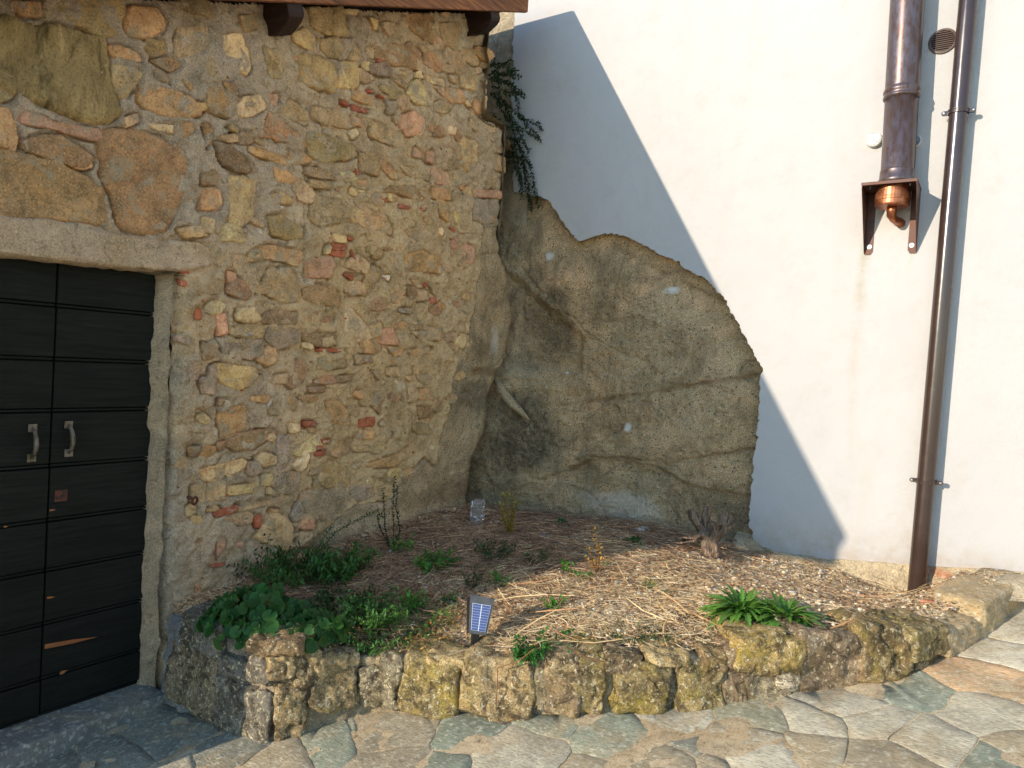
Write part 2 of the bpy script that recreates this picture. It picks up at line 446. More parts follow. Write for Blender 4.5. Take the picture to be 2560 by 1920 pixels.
def m_wood(name, ca, cb, stretch, rough=0.7, bd=0.006, spec=0.3):
    m, nt, b = new_mat(name, rough, spec); n = N(nt)
    g = n.noise(3.0, 7, 0.65, 0.5, stretch=stretch)
    c = n.ramp(g, (0.33, ca), (0.66, cb))
    c = n.mix(n.ramp(n.noise(2.0, 4, 0.5), (0.35, 0.35), (0.6, 0.0)), c, tuple(x * 0.5 for x in ca))
    nt.links.new(c, b.inputs['Base Color'])
    nt.links.new(n.bump(g, bd, 1.0), b.inputs['Normal'])
    return m
def m_metal(name, ca, cb, metal, rough, scale=8, stretch=None, bd=0.0, spec=0.5):
    m, nt, b = new_mat(name, rough, spec); n = N(nt)
    g = n.noise(scale, 7, 0.7, 0.25, stretch=stretch)
    nt.links.new(n.ramp(g, (0.42, ca), (0.58, cb)), b.inputs['Base Color'])
    nt.links.new(n.ramp(g, (0.35, rough * 0.8), (0.65, min(1, rough * 1.3))), b.inputs['Roughness'])
    b.inputs['Metallic'].default_value = metal
    if bd: nt.links.new(n.bump(n.noise(60, 4, 0.6), bd, 0.5), b.inputs['Normal'])
    return m
M_STONE, M_RIDGE, M_BRICK, M_MORTAR, M_ROCK = m_stone(), m_ridged(), m_brick(), m_mortar(), m_rock()
M_PLASTER, M_FLAG, M_KERB, M_SOIL = m_plaster(), m_flag(), m_kerb(), m_soil()
M_LEAF = m_leafobj()
M_GREEN = m_attr('foliage', 0.5, 0.35, 0.2, 0.25)
M_STRAW = m_attr('dry_straw', 0.85, 0.2, 0.15)
M_PEB = m_attr('pebble', 0.9, 0.2, 0.25, 0, 0.004)
M_BARK = m_wood('grey_driftwood', L1((96, 76, 60)), L1((190, 162, 136), 1.2), (26, 26, 5), 0.9, 0.05)
M_DOOR = m_wood('dark_door_paint', (0.007, 0.0075, 0.005), (0.0165, 0.017, 0.0125), (20, 1.1, 20), 0.72, 0.006, 0.15)
M_RAW = m_wood('raw_split_wood', L1((120, 72, 40)), L1((176, 112, 66)), (20, 1.5, 20), 0.8, 0.004)
M_BEAM = m_wood('dark_stained_beam', (0.016, 0.007, 0.005), (0.045, 0.018, 0.011), (2, 14, 14), 0.6, 0.006)
M_BARGE = m_wood('weathered_fascia_board', L1((76, 40, 22)), L1((176, 112, 66)), (20, 1.4, 20), 0.65, 0.006)
M_TILE = m_metal('clay_tile', L1((120, 70, 50)), L1((150, 96, 70)), 0, 0.9)
M_FLUE = m_metal('tarnished_copper', L1((96, 74, 64)), L1((104, 94, 98)), 0.55, 0.34, 34, (1, 1, 0.35))
M_COPPER = m_metal('bright_copper', L1((150, 90, 60)), L1((190, 122, 84)), 0.75, 0.38, 14)
M_BRACK = m_metal('brown_bracket_metal', L1((74, 46, 36)), L1((100, 66, 52)), 0.4, 0.5, 12)
M_PIPE = m_metal('brown_painted_pipe', L1((56, 41, 36)), L1((60, 44, 38)), 0.0, 0.22, 5, None, 0.0, 0.7)
M_IRON = m_metal('rusty_iron', L1((60, 40, 34)), L1((110, 66, 48)), 0.4, 0.7, 40)
M_HANDLE = m_metal('worn_brass', L1((84, 74, 50)), L1((126, 112, 100)), 0.5, 0.5, 25)
M_ZINC = m_metal('galvanised_steel', L1((150, 150, 150)), L1((200, 200, 200)), 0.8, 0.35, 30)
M_VENT = m_metal('brown_vent_plastic', L1((86, 70, 62)), L1((98, 80, 70)), 0.0, 0.5, 10)
M_BLACK = m_metal('black_plastic', L1((28, 28, 29)), L1((36, 36, 37)), 0.0, 0.45, 10)
M_GREYPL = m_metal('grey_weathered_plastic', L1((84, 82, 80)), L1((100, 98, 96)), 0.0, 0.55, 30)
M_PITCH = m_metal('hollow_dark', L1((24, 19, 15)), L1((36, 28, 22)), 0.0, 1.0, 20, None, 0.01)

# ================================================================ STONE HOUSE (left)
house = thing('stone_house', 'old rubble stone outbuilding with a dark double door and wooden roof edge', 'house', (0, 0, 0))
ROOF_M = 0.4125                                           # slope of the roof along the wall
UE, ZB = 2.667, 4.326                                     # far end of the verge, underside of the fascia there
def roof_under(u): return ZB - ROOF_M * (UE - u)
U0 = -1.80                                                # near corner of the wall
UG = -1.09                                                # the detailed face starts here
def wall_low(u, z):
    """slow waviness of the masonry face; the part right of the old seam stands a little proud"""
    return 0.012 * sstep(1.005, 1.02, u) * sstep(2.1, 1.3, u) * sstep(1.9, 2.3, z) + 0.028 * vnoise(P3(u * 1.3, z * 1.3), 3) + 0.018 * vnoise(P3(u * 3.1, z * 3.1), 4)
REG = {'A': (0, 0, 3.16), 'B': (600, 0, 2.765), 'C': (0, 500, 3.16), 'D': (500, 500, 2.765), 'F': (400, 1000, 2.765), 'E': (0, 1100, 2.023), 'G': (1160, 60, 3.319)}
HUE = {'l': (126, 106, 62), 'o': (170, 122, 68), 'b': (116, 84, 50), 'c': (196, 164, 108), 't': (154, 126, 86), 'r': (160, 82, 44), 'p': (172, 116, 88),
       'g': (124, 114, 98), 'd': (78, 68, 55), 'y': (172, 140, 80), 'e': (134, 92, 62), 'w': (190, 176, 156), 'q': (112, 86, 70)}
# traced outlines: region, hue, how far proud (cm), points
STONES = '''
A e .6 120,0 330,0 340,120 200,110 150,60
A l .8 470,0 930,0 940,120 890,200 900,270 800,280 650,200 560,150 500,70
A o 2 1000,70 1110,50 1220,80 1280,180 1260,250 1190,290 1020,280 980,170
A o 1 850,360 960,370 1090,430 1100,490 1040,490 880,440
A t 1.6 880,520 1000,540 1100,580 1090,650 1010,760 970,790 910,730 880,620
A o 1.4 1130,740 1160,690 1250,690 1380,720 1500,780 1570,860 1560,900 1490,930 1290,900 1150,840 1110,790
A t .3 1390,210 1600,230 1610,330 1560,430 1400,440 1390,330
A c 1.2 1730,290 1880,280 1920,360 1960,530 1920,585 1860,540 1830,470 1750,440
A l .8 1400,0 1610,0 1640,140 1500,110 1420,60
A b .4 1210,540 1330,600 1330,660 1230,620
A b .6 1430,620 1500,660 1520,700 1490,715 1440,650
A b 1 1650,690 1720,680 1750,760 1790,800 1800,930 1650,890 1620,820
A d 1.6 1720,650 1860,680 1870,760 1800,740
A c 1.6 1920,780 2060,750 2110,850 2020,900 1960,920 1880,920 1870,830
A p 1 200,940 240,880 330,890 400,950 770,1020 760,1115 560,1060 400,1010 220,985
A o 1.2 -40,830 80,870 140,980 150,1120 130,1190 -40,1110
A b 1.4 190,1110 300,1080 480,1080 620,1150 730,1240 700,1300 640,1310 440,1260 230,1180
A b 1.6 -140,1180 60,1205 200,1230 430,1280 600,1360 760,1470 820,1560 820,1640 790,1750 400,1715 0,1690 -140,1680
A b 1 1430,980 1500,960 1530,1040 1440,1085
A c .2 1140,960 1250,985 1370,980 1370,1050 1250,1020
A d 1.2 1700,1130 1810,1150 1960,1250 2040,1360 1870,1360 1770,1290
A b .7 1600,990 1680,1000 1660,1120 1620,1160
A b .9 1600,1370 1690,1340 1740,1390 1720,1460 1600,1470
A o .8 1590,1490 1740,1500 1750,1600 1720,1660 1600,1650
A t .5 1820,1400 2020,1420 2010,1700 1920,1770 1830,1740
A l .4 1150,300 1290,330 1300,420 1190,450 1120,380
A t .5 990,930 1090,890 1120,960 1010,1000
A b .5 1180,480 1330,450 1420,520 1330,560
A l .5 0,590 90,640 120,760 0,800
A t .5 1730,1080 1850,1060 1900,1110 1800,1130
A l .6 2080,390 2212,400 2212,560 2110,570
A d .7 1860,1060 1990,1040 2010,1130 1900,1140
A t .6 1880,130 2010,120 2030,230 1920,250
B t .7 180,350 290,350 310,430 340,480 270,540 190,530
B y 1 410,380 560,390 640,440 660,560 640,630 560,610 420,560
B y 1.1 690,430 800,440 810,560 780,610 680,600
B y .9 370,230 460,190 530,250 530,340 480,330 400,290
B l .7 510,50 720,50 740,180 760,240 640,220 530,180
B t .4 580,270 680,250 710,330 690,410 620,380 570,330
B t .5 800,300 830,360 830,420 750,410
B y .7 730,60 830,60 820,100 740,90
B t .5 1000,150 1100,150 1100,200 1050,240
B b .5 1170,100 1340,90 1330,200 1370,280 1300,270 1210,190
B l .8 1400,160 1530,150 1520,330 1420,300
B b .6 945,300 1170,310 1240,420 1210,470 1060,450 950,390
B e .5 1290,350 1390,370 1410,490 1350,480 1280,440
B t .4 1450,360 1570,350 1590,470 1560,510 1480,480
B q 2 890,450 1000,430 1040,480 1030,530 900,510
B r 1.5 950,408 985,415 985,432 950,428
B c 1.2 1210,500 1250,490 1260,540 1200,540
B c 1.5 1280,520 1420,550 1420,600 1300,560
B c 1.6 1180,580 1230,550 1290,650 1280,730 1200,700 1150,650
B o 1 1440,610 1540,620 1560,710 1470,710 1430,660
B t .7 1330,590 1420,600 1420,660
B y .8 1545,520 1640,520 1640,620 1550,600
B l 1 970,590 1120,640 1120,680 1050,680 980,630
B t .7 1030,540 1090,570 1130,615
B o 1 770,620 880,660 905,720 880,730 770,690
B r 1.2 860,618 910,630 915,645 868,640
B r 1.2 938,650 990,680 990,692 945,670
B r 1 690,695 740,710 730,735 690,715
B r 1.6 755,720 870,760 860,785 770,770
B l 1.4 510,740 660,760 730,850 730,890 640,870 580,850 520,800
B o 1.1 770,810 840,820 840,880 770,860
B c .6 740,910 800,890 820,930 780,960
B e 1.1 220,770 270,800 330,870 450,960 460,1010 370,990 240,950 150,950 190,860
B l .9 350,690 470,770 480,850 450,860 340,810 290,770
B p .9 190,650 270,650 260,740 200,700
B l 1.2 500,930 550,920 700,970 790,1020 800,1070 740,1100 600,1110 500,1060
B l 1 830,1060 960,1060 970,1110 940,1200 830,1190
B r 1 790,1140 820,1150 815,1210 792,1200
B t .5 900,850 1000,880 1040,920 1030,1000 920,950 890,900
B p 1 1120,800 1200,780 1260,820 1260,940 1150,930 1105,880
B g .7 1000,700 1080,700 1060,780 1020,790
B t .8 1040,810 1090,850 1070,860
B t .6 1330,720 1380,690 1480,730 1440,780 1350,770
B b .9 1320,940 1360,870 1400,880 1420,950
B c .9 1450,870 1510,880 1500,930 1455,920
B y 1 1540,970 1580,960 1650,990 1650,1100 1590,1180 1550,1080
B t .6 1600,820 1650,840 1650,900 1600,880
B p .8 1200,1020 1245,1060 1240,1090 1200,1085
B p .8 1275,1050 1340,1050 1330,1130 1290,1110
B t .6 1370,1010 1450,1010 1480,1060 1470,1100 1400,1050
B t .7 1090,1140 1290,1190 1300,1250 1180,1220
B b .5 1060,1290 1200,1290 1260,1370 1240,1390 1080,1340 980,1330
B p .9 1320,1170 1440,1190 1450,1280 1330,1260
B o .9 1330,1290 1470,1320 1460,1380 1340,1370
B o .9 1360,1380 1450,1400 1450,1530 1390,1500
B o .7 90,1010 160,1030 320,1080 320,1140 230,1110 90,1060
B o .8 240,1150 330,1180 440,1260 420,1280 270,1250
B d 1 490,1150 560,1160 700,1220 770,1270 680,1250 490,1210
B l .5 510,1240 600,1260 640,1310 500,1290
B q .8 650,1300 690,1300 680,1330
B c 1.2 770,1312 860,1318 840,1336
B l .6 540,1350 620,1380 700,1390 730,1450 690,1530 560,1550 500,1500
B o .8 870,1440 920,1480 1000,1490 1040,1590 1030,1620 880,1580 820,1540
B y .8 220,1340 300,1330 370,1370 360,1410 260,1400
B l 1 220,1500 300,1490 440,1570 440,1640 350,1655 240,1620
B r .6 960,1370 1020,1380 1000,1396
B r .8 1100,1410 1170,1430 1160,1448 1100,1440
B r 1 1205,1430 1270,1445 1260,1462
B r .7 1450,1570 1500,1580 1490,1610
B r .8 1100,1580 1140,1580 1130,1602
B l .6 1120,1595 1220,1600 1180,1650
B y .7 1490,1450 1550,1480 1540,1560 1500,1530
B y .7 1560,1300 1610,1290 1610,1370 1560,1340
B p 3.4 1650,1320 1660,1308 1800,1320 1805,1375 1650,1360
B g 2.4 1640,1380 1780,1380 1790,1450 1760,1540 1690,1560 1630,1500
B t 1 1720,930 1780,920 1790,980 1720,970
B t 1.2 1730,1060 1840,1090 1840,1190 1740,1160
B c .6 1680,680 1725,660 1720,760
B t .6 1590,320 1690,350 1690,390
B t .5 880,330 930,330 930,400 870,400
B y .5 910,110 970,140 960,200 930,180
B t .5 1390,80 1480,80 1450,110
B t .5 1070,490 1150,500 1140,530 1080,520
B l .6 100,960 220,980 350,1010 330,1050 170,1010
D c 2.4 160,200 200,170 270,180 310,250 310,290 160,280
D o .9 380,320 520,320 700,350 710,430 600,430 400,390
D t .8 210,360 320,380 350,450 240,460
D l 1.1 490,480 640,480 700,600 700,690 600,710 470,650 440,590
D p .8 200,490 260,510 260,560 200,570
D e 1.6 210,580 260,540 320,560 360,650 320,690 200,640
D b 2 740,620 800,590 900,590 960,650 960,740 820,720 740,680
D c 2.8 270,750 360,740 420,820 360,850 250,830
D d 1.2 440,780 530,750 660,780 660,860 430,850
D b 1 760,790 800,765 920,790 920,840 770,840
D g 2 470,880 520,865 680,900 690,980 560,1025 480,980
D t 1.2 220,880 440,880 430,950 350,960 210,930
D g 1.2 130,960 420,970 430,1060 350,1100 170,1070
D b 1.3 0,990 90,1000 120,1050 60,1100 0,1100
D y .8 110,1130 380,1160 390,1230 280,1310 180,1280 100,1200
D b 1 685,1110 740,1140 720,1260 650,1310 600,1270 650,1200
D l .9 830,1100 900,1060 980,1080 990,1150 940,1170 820,1170
D t .8 540,1210 610,1200 600,1270 500,1270
D d .9 740,920 930,930 930,1010 830,1010 740,970
D r .9 840,1020 990,1030 990,1050 840,1050
D p 1.2 800,1250 920,1210 930,1270 800,1270
D t 1 940,1220 1040,1210 1030,1250 940,1260
D q 1.2 760,1290 870,1290 860,1330 760,1330
D o 1.2 690,1360 800,1340 820,1380 720,1400
D c 1.6 1010,780 1060,770 1150,870 1180,960 1070,970 1000,900
D r .6 920,302 1010,308 1000,348 916,345
D r .6 915,352 1000,355 995,400 910,382
D r .7 1028,340 1042,345 1074,420 1060,426
D r .8 880,258 904,262 892,282
D r .8 1018,252 1050,265 1046,282 1022,272
D y .7 870,312 910,312 900,370 870,370
D y .8 920,230 1010,250 1010,300 930,290
D r .9 990,510 1060,510 1050,560
D p .5 770,420 910,400 930,440 900,540 770,530
D l .8 1150,500 1190,460 1240,500 1200,600 1160,660 1110,640
D w 1 1240,520 1300,520 1290,560
D o .9 1410,380 1520,360 1640,400 1640,500 1560,500 1420,480
D b .9 1235,320 1290,320 1350,340 1340,360 1240,345
D r .9 1510,580 1560,570 1550,612
D r 1 1580,680 1620,670 1622,708 1580,714
D b 1 1420,600 1480,600 1500,660 1450,690
D t 1.3 1490,620 1560,630 1570,690 1500,700
D p 1.4 1750,270 1800,265 1780,340 1740,330
D p 1.4 1830,300 1890,320 1880,430 1850,430
D l .9 1570,580 1640,590 1620,670
D p .5 1260,900 1330,890 1370,1000 1260,990
D t .8 1460,910 1560,910 1540,980
D t .9 1560,880 1660,890 1640,970 1570,960
D o .7 1300,1020 1400,1010 1400,1060 1350,1080
D o .7 1410,1040 1510,1030 1490,1090
D t .9 1280,1160 1370,1150 1380,1220 1290,1210
D l .8 1180,1180 1240,1180 1230,1240
D p .7 1110,1200 1180,1180 1170,1210
D l .6 1130,1320 1170,1300 1265,1350 1250,1410 1120,1420
D b .7 1180,1430 1240,1420 1230,1480
D o .7 1490,1310 1560,1310 1600,1370 1510,1380
D o .5 880,1400 960,1400 1010,1450 1030,1550 920,1540
D r .5 1090,1520 1200,1500 1190,1560 1090,1570
D o .6 1110,1590 1190,1590 1190,1650 1080,1650
D r 1 720,1530 800,1530 790,1570 730,1570
D o .8 750,1572 800,1582 795,1610 755,1605
D c .8 620,1550 690,1550 690,1600 630,1610
D o 1 360,1360 480,1350 470,1400 360,1390
D w 1.6 490,1360 500,1366 462,1452 450,1446
D l .8 480,1430 550,1400 550,1490 470,1480
D o .6 130,1460 300,1430 310,1500 300,1570 150,1640
D b .9 230,1620 450,1580 520,1610 450,1660
D b .7 120,1370 230,1380 220,1420 120,1420
D g .8 1060,1070 1180,1075 1190,1120 1080,1130
D t .6 1400,1215 1460,1215 1450,1260
D g .5 1380,750 1460,750 1450,790 1385,780
D t .5 20,120 110,130 90,230 20,210
D g .7 120,1130 60,1150 40,1240 100,1250
D b .7 1500,1430 1600,1440 1590,1500 1510,1510
F b 1.1 490,270 640,220 740,195 800,230 720,280 640,340 520,340 465,320
F e .9 400,290 455,285 450,340 405,345
F y .9 310,480 430,450 560,410 590,430 560,490 470,520 430,555 330,560
F t .6 360,570 460,560 460,650 480,680 350,700 340,640
F y .6 500,600 690,570 640,640 490,660
F c 1.4 650,390 730,365 800,390 790,440 710,460 660,410
F c 1.6 1000,340 1030,380 1000,470 960,500 910,450 980,390
F g .8 810,260 890,260 890,400 860,480 810,490
F r 1 1115,272 1175,270 1170,300 1115,298
F r 1 1085,315 1130,315 1120,342 1080,340
F r 1.2 1060,360 1140,350 1130,385 1060,390
F t .9 1170,320 1240,260 1310,280 1320,360 1240,400 1160,380
F l .9 1100,470 1200,440 1300,470 1310,560 1290,600 1080,590 1090,510
F o 1 1430,440 1550,400 1680,350 1670,400 1600,460 1450,460
F t .8 1350,330 1440,310 1440,350 1360,360
F t 1 450,820 520,790 620,780 650,800 640,850 560,870 500,850
F r 3 375,790 420,760 530,725 545,750 520,780 400,815
F y 1.4 330,760 400,735 430,750 400,775 320,775
F r .8 660,820 700,795 710,850 690,890 668,880
F p 1 400,960 440,950 465,970 450,1030 405,1085
F p .8 510,1000 580,980 580,1010 520,1030
F t 1.8 720,880 790,790 870,820 915,890 910,1000 880,1040 780,1000 700,960
F g .9 900,800 960,690 990,760 960,830 920,840
F p 1.2 960,870 980,820 1060,820 1060,890 960,890
F t 1 970,920 1050,910 1030,1000 940,1030 960,960
F g .7 1330,600 1460,590 1470,660 1380,700 1330,660
F g .6 1000,640 1240,610 1330,680 1330,780 1100,830 1010,760
F t 1.2 540,740 840,670 850,700 560,770
F o 1.2 760,750 830,760 790,786
F d .8 200,330 290,320 270,400 220,390
F e .9 260,1290 300,1270 300,1320 240,1345
F t .6 250,600 340,580 330,720 230,700
F y .6 220,800 300,810 310,870 250,850
F y .8 700,520 770,520 760,590 700,590
F c .9 750,600 800,630 780,660 740,650
F r .5 340,1140 460,1130 450,1150 345,1160
F t .6 120,380 200,400 190,470 110,460
F g .7 600,430 690,420 700,500 620,530
F g .6 820,510 960,500 940,620 880,640 800,590
C r .8 1410,540 1500,560 1500,590 1420,570
C r .8 1420,620 1480,650 1470,690 1430,670
C r 1.4 1530,860 1580,855 1580,940 1530,940
C r .8 1590,800 1625,750 1610,812
C g 1.2 1370,1060 1480,1080 1500,1120 1450,1140 1380,1110
C b 1.3 1560,1150 1640,1140 1710,1190 1700,1240 1600,1240
C t .6 1430,330 1560,340 1640,380 1640,460 1420,420
C p .5 1710,910 1790,900 1790,1050 1720,1060
C g .7 1470,1290 1560,1300 1540,1420 1480,1430
C g .6 1560,1400 1690,1410 1680,1530 1580,1520
C t .6 1420,230 1600,200 1640,280 1480,300
C g .7 1620,1120 1680,1100 1720,1160 1660,1180
G t .9 190,830 270,850 280,900 200,900
G t .8 230,1010 330,1020 330,1070 240,1060
'''
RNG = random.Random(5)
stones = []
for ln in STONES.strip().splitlines():
    reg, hue, proud, pts = ln.split(' ', 3)
    ox, oy, k = REG[reg]
    px = [(ox + float(a) / k, oy + float(b) / k) for a, b in (p.split(',') for p in pts.split())]
    uz = np.array([onL(*p)[1:] for p in px])
    stones.append([hue, float(proud) / 100, uz])
# the giant ridged block beside the roof
ridge_px = [(-190, 100), (0, 150), (150, 160), (280, 230), (420, 220), (600, 260), (790, 330), (820, 600), (860, 760), (900, 870), (800, 910), (690, 920), (520, 860), (330, 770), (130, 690), (0, 560), (-190, 480)]
swirl_px = [(820, 1130), (940, 1070), (1100, 1070), (1300, 1130), (1440, 1210), (1460, 1390), (1400, 1600), (1390, 1650), (1300, 1790), (1090, 1815), (980, 1740), (940, 1560), (870, 1420), (850, 1280)]
stones.append(['R', 0.022, np.array([onL(x / 3.16, y / 3.16)[1:] for x, y in ridge_px])])
stones.append(['S', 0.020, np.array([onL(x / 3.16, y / 3.16)[1:] for x, y in swirl_px])])

def outline(poly, n, seed, rough=0.05):
    """smooth, slightly ragged closed outline as radius over angle about the centroid"""
    P = np.asarray(poly, float)
    q = np.vstack([P, P[:1]]); d = np.r_[0, np.cumsum(np.hypot(*np.diff(q, axis=0).T))]
    s = np.linspace(0, d[-1], 180, endpoint=False)
    R = np.stack([np.interp(s, d, q[:, 0]), np.interp(s, d, q[:, 1])], 1)
    k = np.array([1, 2, 3, 2, 1.]) / 9
    R = np.stack([np.convolve(np.r_[R[-2:, i], R[:, i], R[:2, i]], k, 'valid') for i in (0, 1)], 1)
    c = R.mean(0)
    a = np.arctan2(*(R - c).T[::-1]); r = np.hypot(*(R - c).T)
    o = np.argsort(a); th = np.linspace(-math.pi, math.pi, n, endpoint=False)
    rr = np.interp(th, np.r_[a[o] - 2 * math.pi, a[o], a[o] + 2 * math.pi], np.r_[r[o], r[o], r[o]])
    size = rr.mean()
    pt = P3(c[0] + rr * np.cos(th), c[1] + rr * np.sin(th))
    rr = rr * 1.13 + min(size, 0.10) * rough * (vnoise(pt * 18, seed) + 0.9 * vnoise(pt * 48, seed + 1) + 0.6 * vnoise(pt * 110, seed + 2))
    return c, th, rr
# small unlisted stones that fill the gaps between the traced ones
cen = [(outline(s[2], 24, 1)[0], outline(s[2], 24, 1)[2].mean()) for s in stones]
DOOR = [(-0.88, -0.3), (-0.88, 2.05), (0.12, 2.03), (0.12, -0.3)]
tries = 0
nfill = 0
while nfill < 112 and tries < 16000:
    tries += 1
    u, z = RNG.uniform(-0.7, 2.6), RNG.uniform(0.45, 4.1)
    r = RNG.uniform(0.018, 0.055)
    if z > roof_under(u) - 0.12 or (u < 0.25 and z < 2.25) or z < 0.5 + 0.02 * u: continue
    if u > 2.4 - 0.62 * max(0, 1.6 - z) and z < 2.4: continue
    if any(math.hypot(u - c[0], z - c[1]) < R * 0.95 + r * 1.0 for c, R in cen): continue
    a0 = RNG.uniform(-0.4, 0.4); w = RNG.uniform(1.1, 2.6)
    pl = []
    for k in range(7):
        t = 2 * math.pi * k / 7 + RNG.uniform(-.3, .3); q = r * RNG.uniform(0.75, 1.15)
        x, y = q * w * math.cos(t), q * math.sin(t)
        pl.append((u + x * math.cos(a0) - y * math.sin(a0), z + x * math.sin(a0) + y * math.cos(a0)))
    stones.append([RNG.choice('ttotycoltet'), RNG.uniform(.002, .006), np.array(pl)])
    cen.append(((u, z), r)); nfill += 1

# ---- the mortar face
gu = np.arange(UG, 3.06, 0.0115); gz = np.arange(-0.32, 4.42, 0.0115)
GU, GZ = np.meshgrid(gu, gz, indexing='ij')
low = wall_low(GU, GZ)
mid = 0.013 * fbm(P3(GU, GZ), 9, 3, 11) + 0.007 * fbm(P3(GU, GZ), 36, 3, 21)
crk = np.abs(fbm(P3(GU * 0.8, GZ * 1.2), 6.5, 3, 25)); mid = mid - 0.016 * np.exp(-(crk / 0.05) ** 2) * np.clip(0.2 + 1.3 * vnoise(P3(GU * 2.7, GZ * 2.7), 26), 0, 1)
mid = mid + 0.010 * (sstep(-0.06, 0.06, fbm(P3(GU, GZ), 4.2, 4, 27)) - 0.5)
mid = mid + 0.006 * np.abs(vnoise(P3(GU * 6, GZ * 9), 31)) - 0.012 * np.maximum(0, vnoise(P3(GU * 13, GZ * 17), 33) - 0.45)
H = low + mid
rough_zone = sstep(0.55, 0.2, GU) * sstep(2.3, 2.0, GZ) + sstep(2.0, 2.4, GU) * sstep(0.6, 1.2, GZ) * 0.8
H += rough_zone * (0.013 * fbm(P3(GU, GZ), 14, 4, 41))
for i, (hue, proud, poly) in enumerate(stones):
    c, th, rr = outline(poly, 48, 100 + i)
    R = rr.max() * 1.35
    iu = np.where(np.abs(gu - c[0]) < R)[0]; iz = np.where(np.abs(gz - c[1]) < R)[0]
    if not len(iu) or not len(iz): continue
    sl_ = (slice(iu[0], iu[-1] + 1), slice(iz[0], iz[-1] + 1))
    du, dz = GU[sl_] - c[0], GZ[sl_] - c[1]
    ang = np.arctan2(dz, du)
    rad = np.interp(ang, np.r_[th, math.pi], np.r_[rr, rr[0]])
    q = np.hypot(du, dz) / rad
    gap = (q - 1) * rad                                         # metres outside the outline
    pt = P3(GU[sl_] * 9 + i, GZ[sl_] * 9)
    crev = np.exp(-((gap - 0.003) / 0.0075) ** 2) * np.clip(0.25 + 1.6 * vnoise(pt, 51), 0, 1) * 2.0
    H[sl_] -= crev * (0.010 + proud * 0.7)
    H[sl_] -= 0.015 * sstep(0.004, -0.012, gap) * np.clip(0.75 + 1.5 * fbm(pt, 1.5, 2, 52), -0.1, 1.3)
# deep holes
for px, py, r in ((935, 668, 11), (938, 685, 8), (955, 625, 5), (1135, 502, 5), (1002, 996, 8), (945, 673, 9), (737, 1330, 10), (738, 1350, 8), (524, 1280, 9), (975, 1085, 7), (1060, 755, 5), (640, 735, 5),
                  (1213, 296, 7), (700, 640, 5), (800, 420, 6), (830, 865, 5), (878, 470, 5), (655, 880, 6), (1005, 1002, 7), (1075, 870, 6)):
    p = onL(px, py); rr = r / FPX * 4.0
    d = np.hypot(GU - p[1], GZ - p[2]) / rr
    H -= 0.06 * sstep(1.25, 0.4, d + 0.35 * vnoise(P3(GU * 40, GZ * 40), 61))
# seam of the older building on the right
seam = np.array([onL(x, y)[1:] for x, y in ((775, 240), (775, 470), (768, 560), (770, 700))])
H -= 0.018 * np.exp(-(pdist(seam, GU, GZ) / 0.008) ** 2)
# rounded edge towards the door, and the ragged edges towards the rock
edge_px = [(1222, 60), (1222, 80), (1219, 150), (1225, 250), (1221, 290), (1262, 322), (1268, 420), (1255, 500), (1243, 545), (1235, 563), (1205, 570), (1192, 640), (1186, 760), (1160, 870), (1130, 930), (1118, 1000), (1108, 1080),
           (1090, 1165), (1075, 1168), (1060, 1150), (1035, 1175), (1000, 1200), (985, 1240), (960, 1262), (925, 1260), (880, 1268), (800, 1340), (640, 1440)]
WPOLY = np.array([onL(*p)[1:] for p in edge_px])
WPOLY = np.vstack([[U0 - .02, -0.4], [U0 - .02, 5.2], [WPOLY[0, 0], 5.2], WPOLY, [0.5, 0.0], [0.5, -0.4]])
dE = pdist(WPOLY[2:-1], GU, GZ)
ins = inside(WPOLY, GU, GZ)
sd = np.where(ins, dE, -dE) + 0.016 * fbm(P3(GU, GZ), 14, 3, 71)
lowpart = GZ < 2.8
H = H + np.where(lowpart, 0.02 * np.exp(-((sd - 0.02) / 0.03) ** 2), 0)
H = H - 0.16 * sstep(0.012, -0.03, sd) - 0.03 * sstep(0.03, 0.0, sd)
dd = pdist(DOOR, GU, GZ)
H = H - 0.055 * np.exp(-(dd / 0.022) ** 2) * (GZ < 2.05)
hole = inside(DOOR, (GU[:-1, :-1] + GU[1:, 1:]) / 2, (GZ[:-1, :-1] + GZ[1:, 1:]) / 2)
keep = ~hole & (sd[:-1, :-1] > -0.05) & (GZ[:-1, :-1] < roof_under(GU[:-1, :-1]) + 0.03)
# pigment of the mortar: greyer in the newer upper left, sandier below and right, pale lime near the gap
t1 = sstep(0.2, 1.5, GU) * 0.6 + sstep(3.0, 1.2, GZ) * 0.5 + 0.35 * fbm(P3(GU, GZ), 1.6, 3, 81)
t1 = np.clip(t1, 0, 1)[..., None]
colM = (1 - t1) * lin((150, 130, 108)) * 1.55 + t1 * lin((168, 138, 98)) * 1.55
pale = (sstep(1.7, 2.3, GU) * sstep(3.2, 3.7, GZ) * np.clip(0.5 + vnoise(P3(GU * 5, GZ * 5), 82), 0, 1))[..., None] * 0.6
colM = colM * (1 - pale) + pale * lin((206, 196, 172))
grn = (sstep(0.34, 0.12, GU) * sstep(2.0, 1.7, GZ) * np.clip(0.4 + vnoise(P3(GU * 4, GZ * 4), 83), 0, 1))[..., None] * 0.5
colM = colM * (1 - grn) + grn * lin((122, 124, 116)) * 1.2
put(grid_mesh('masonry', np.stack([H, GU, GZ], -1), keep, colM), 'wall', M_MORTAR, house)

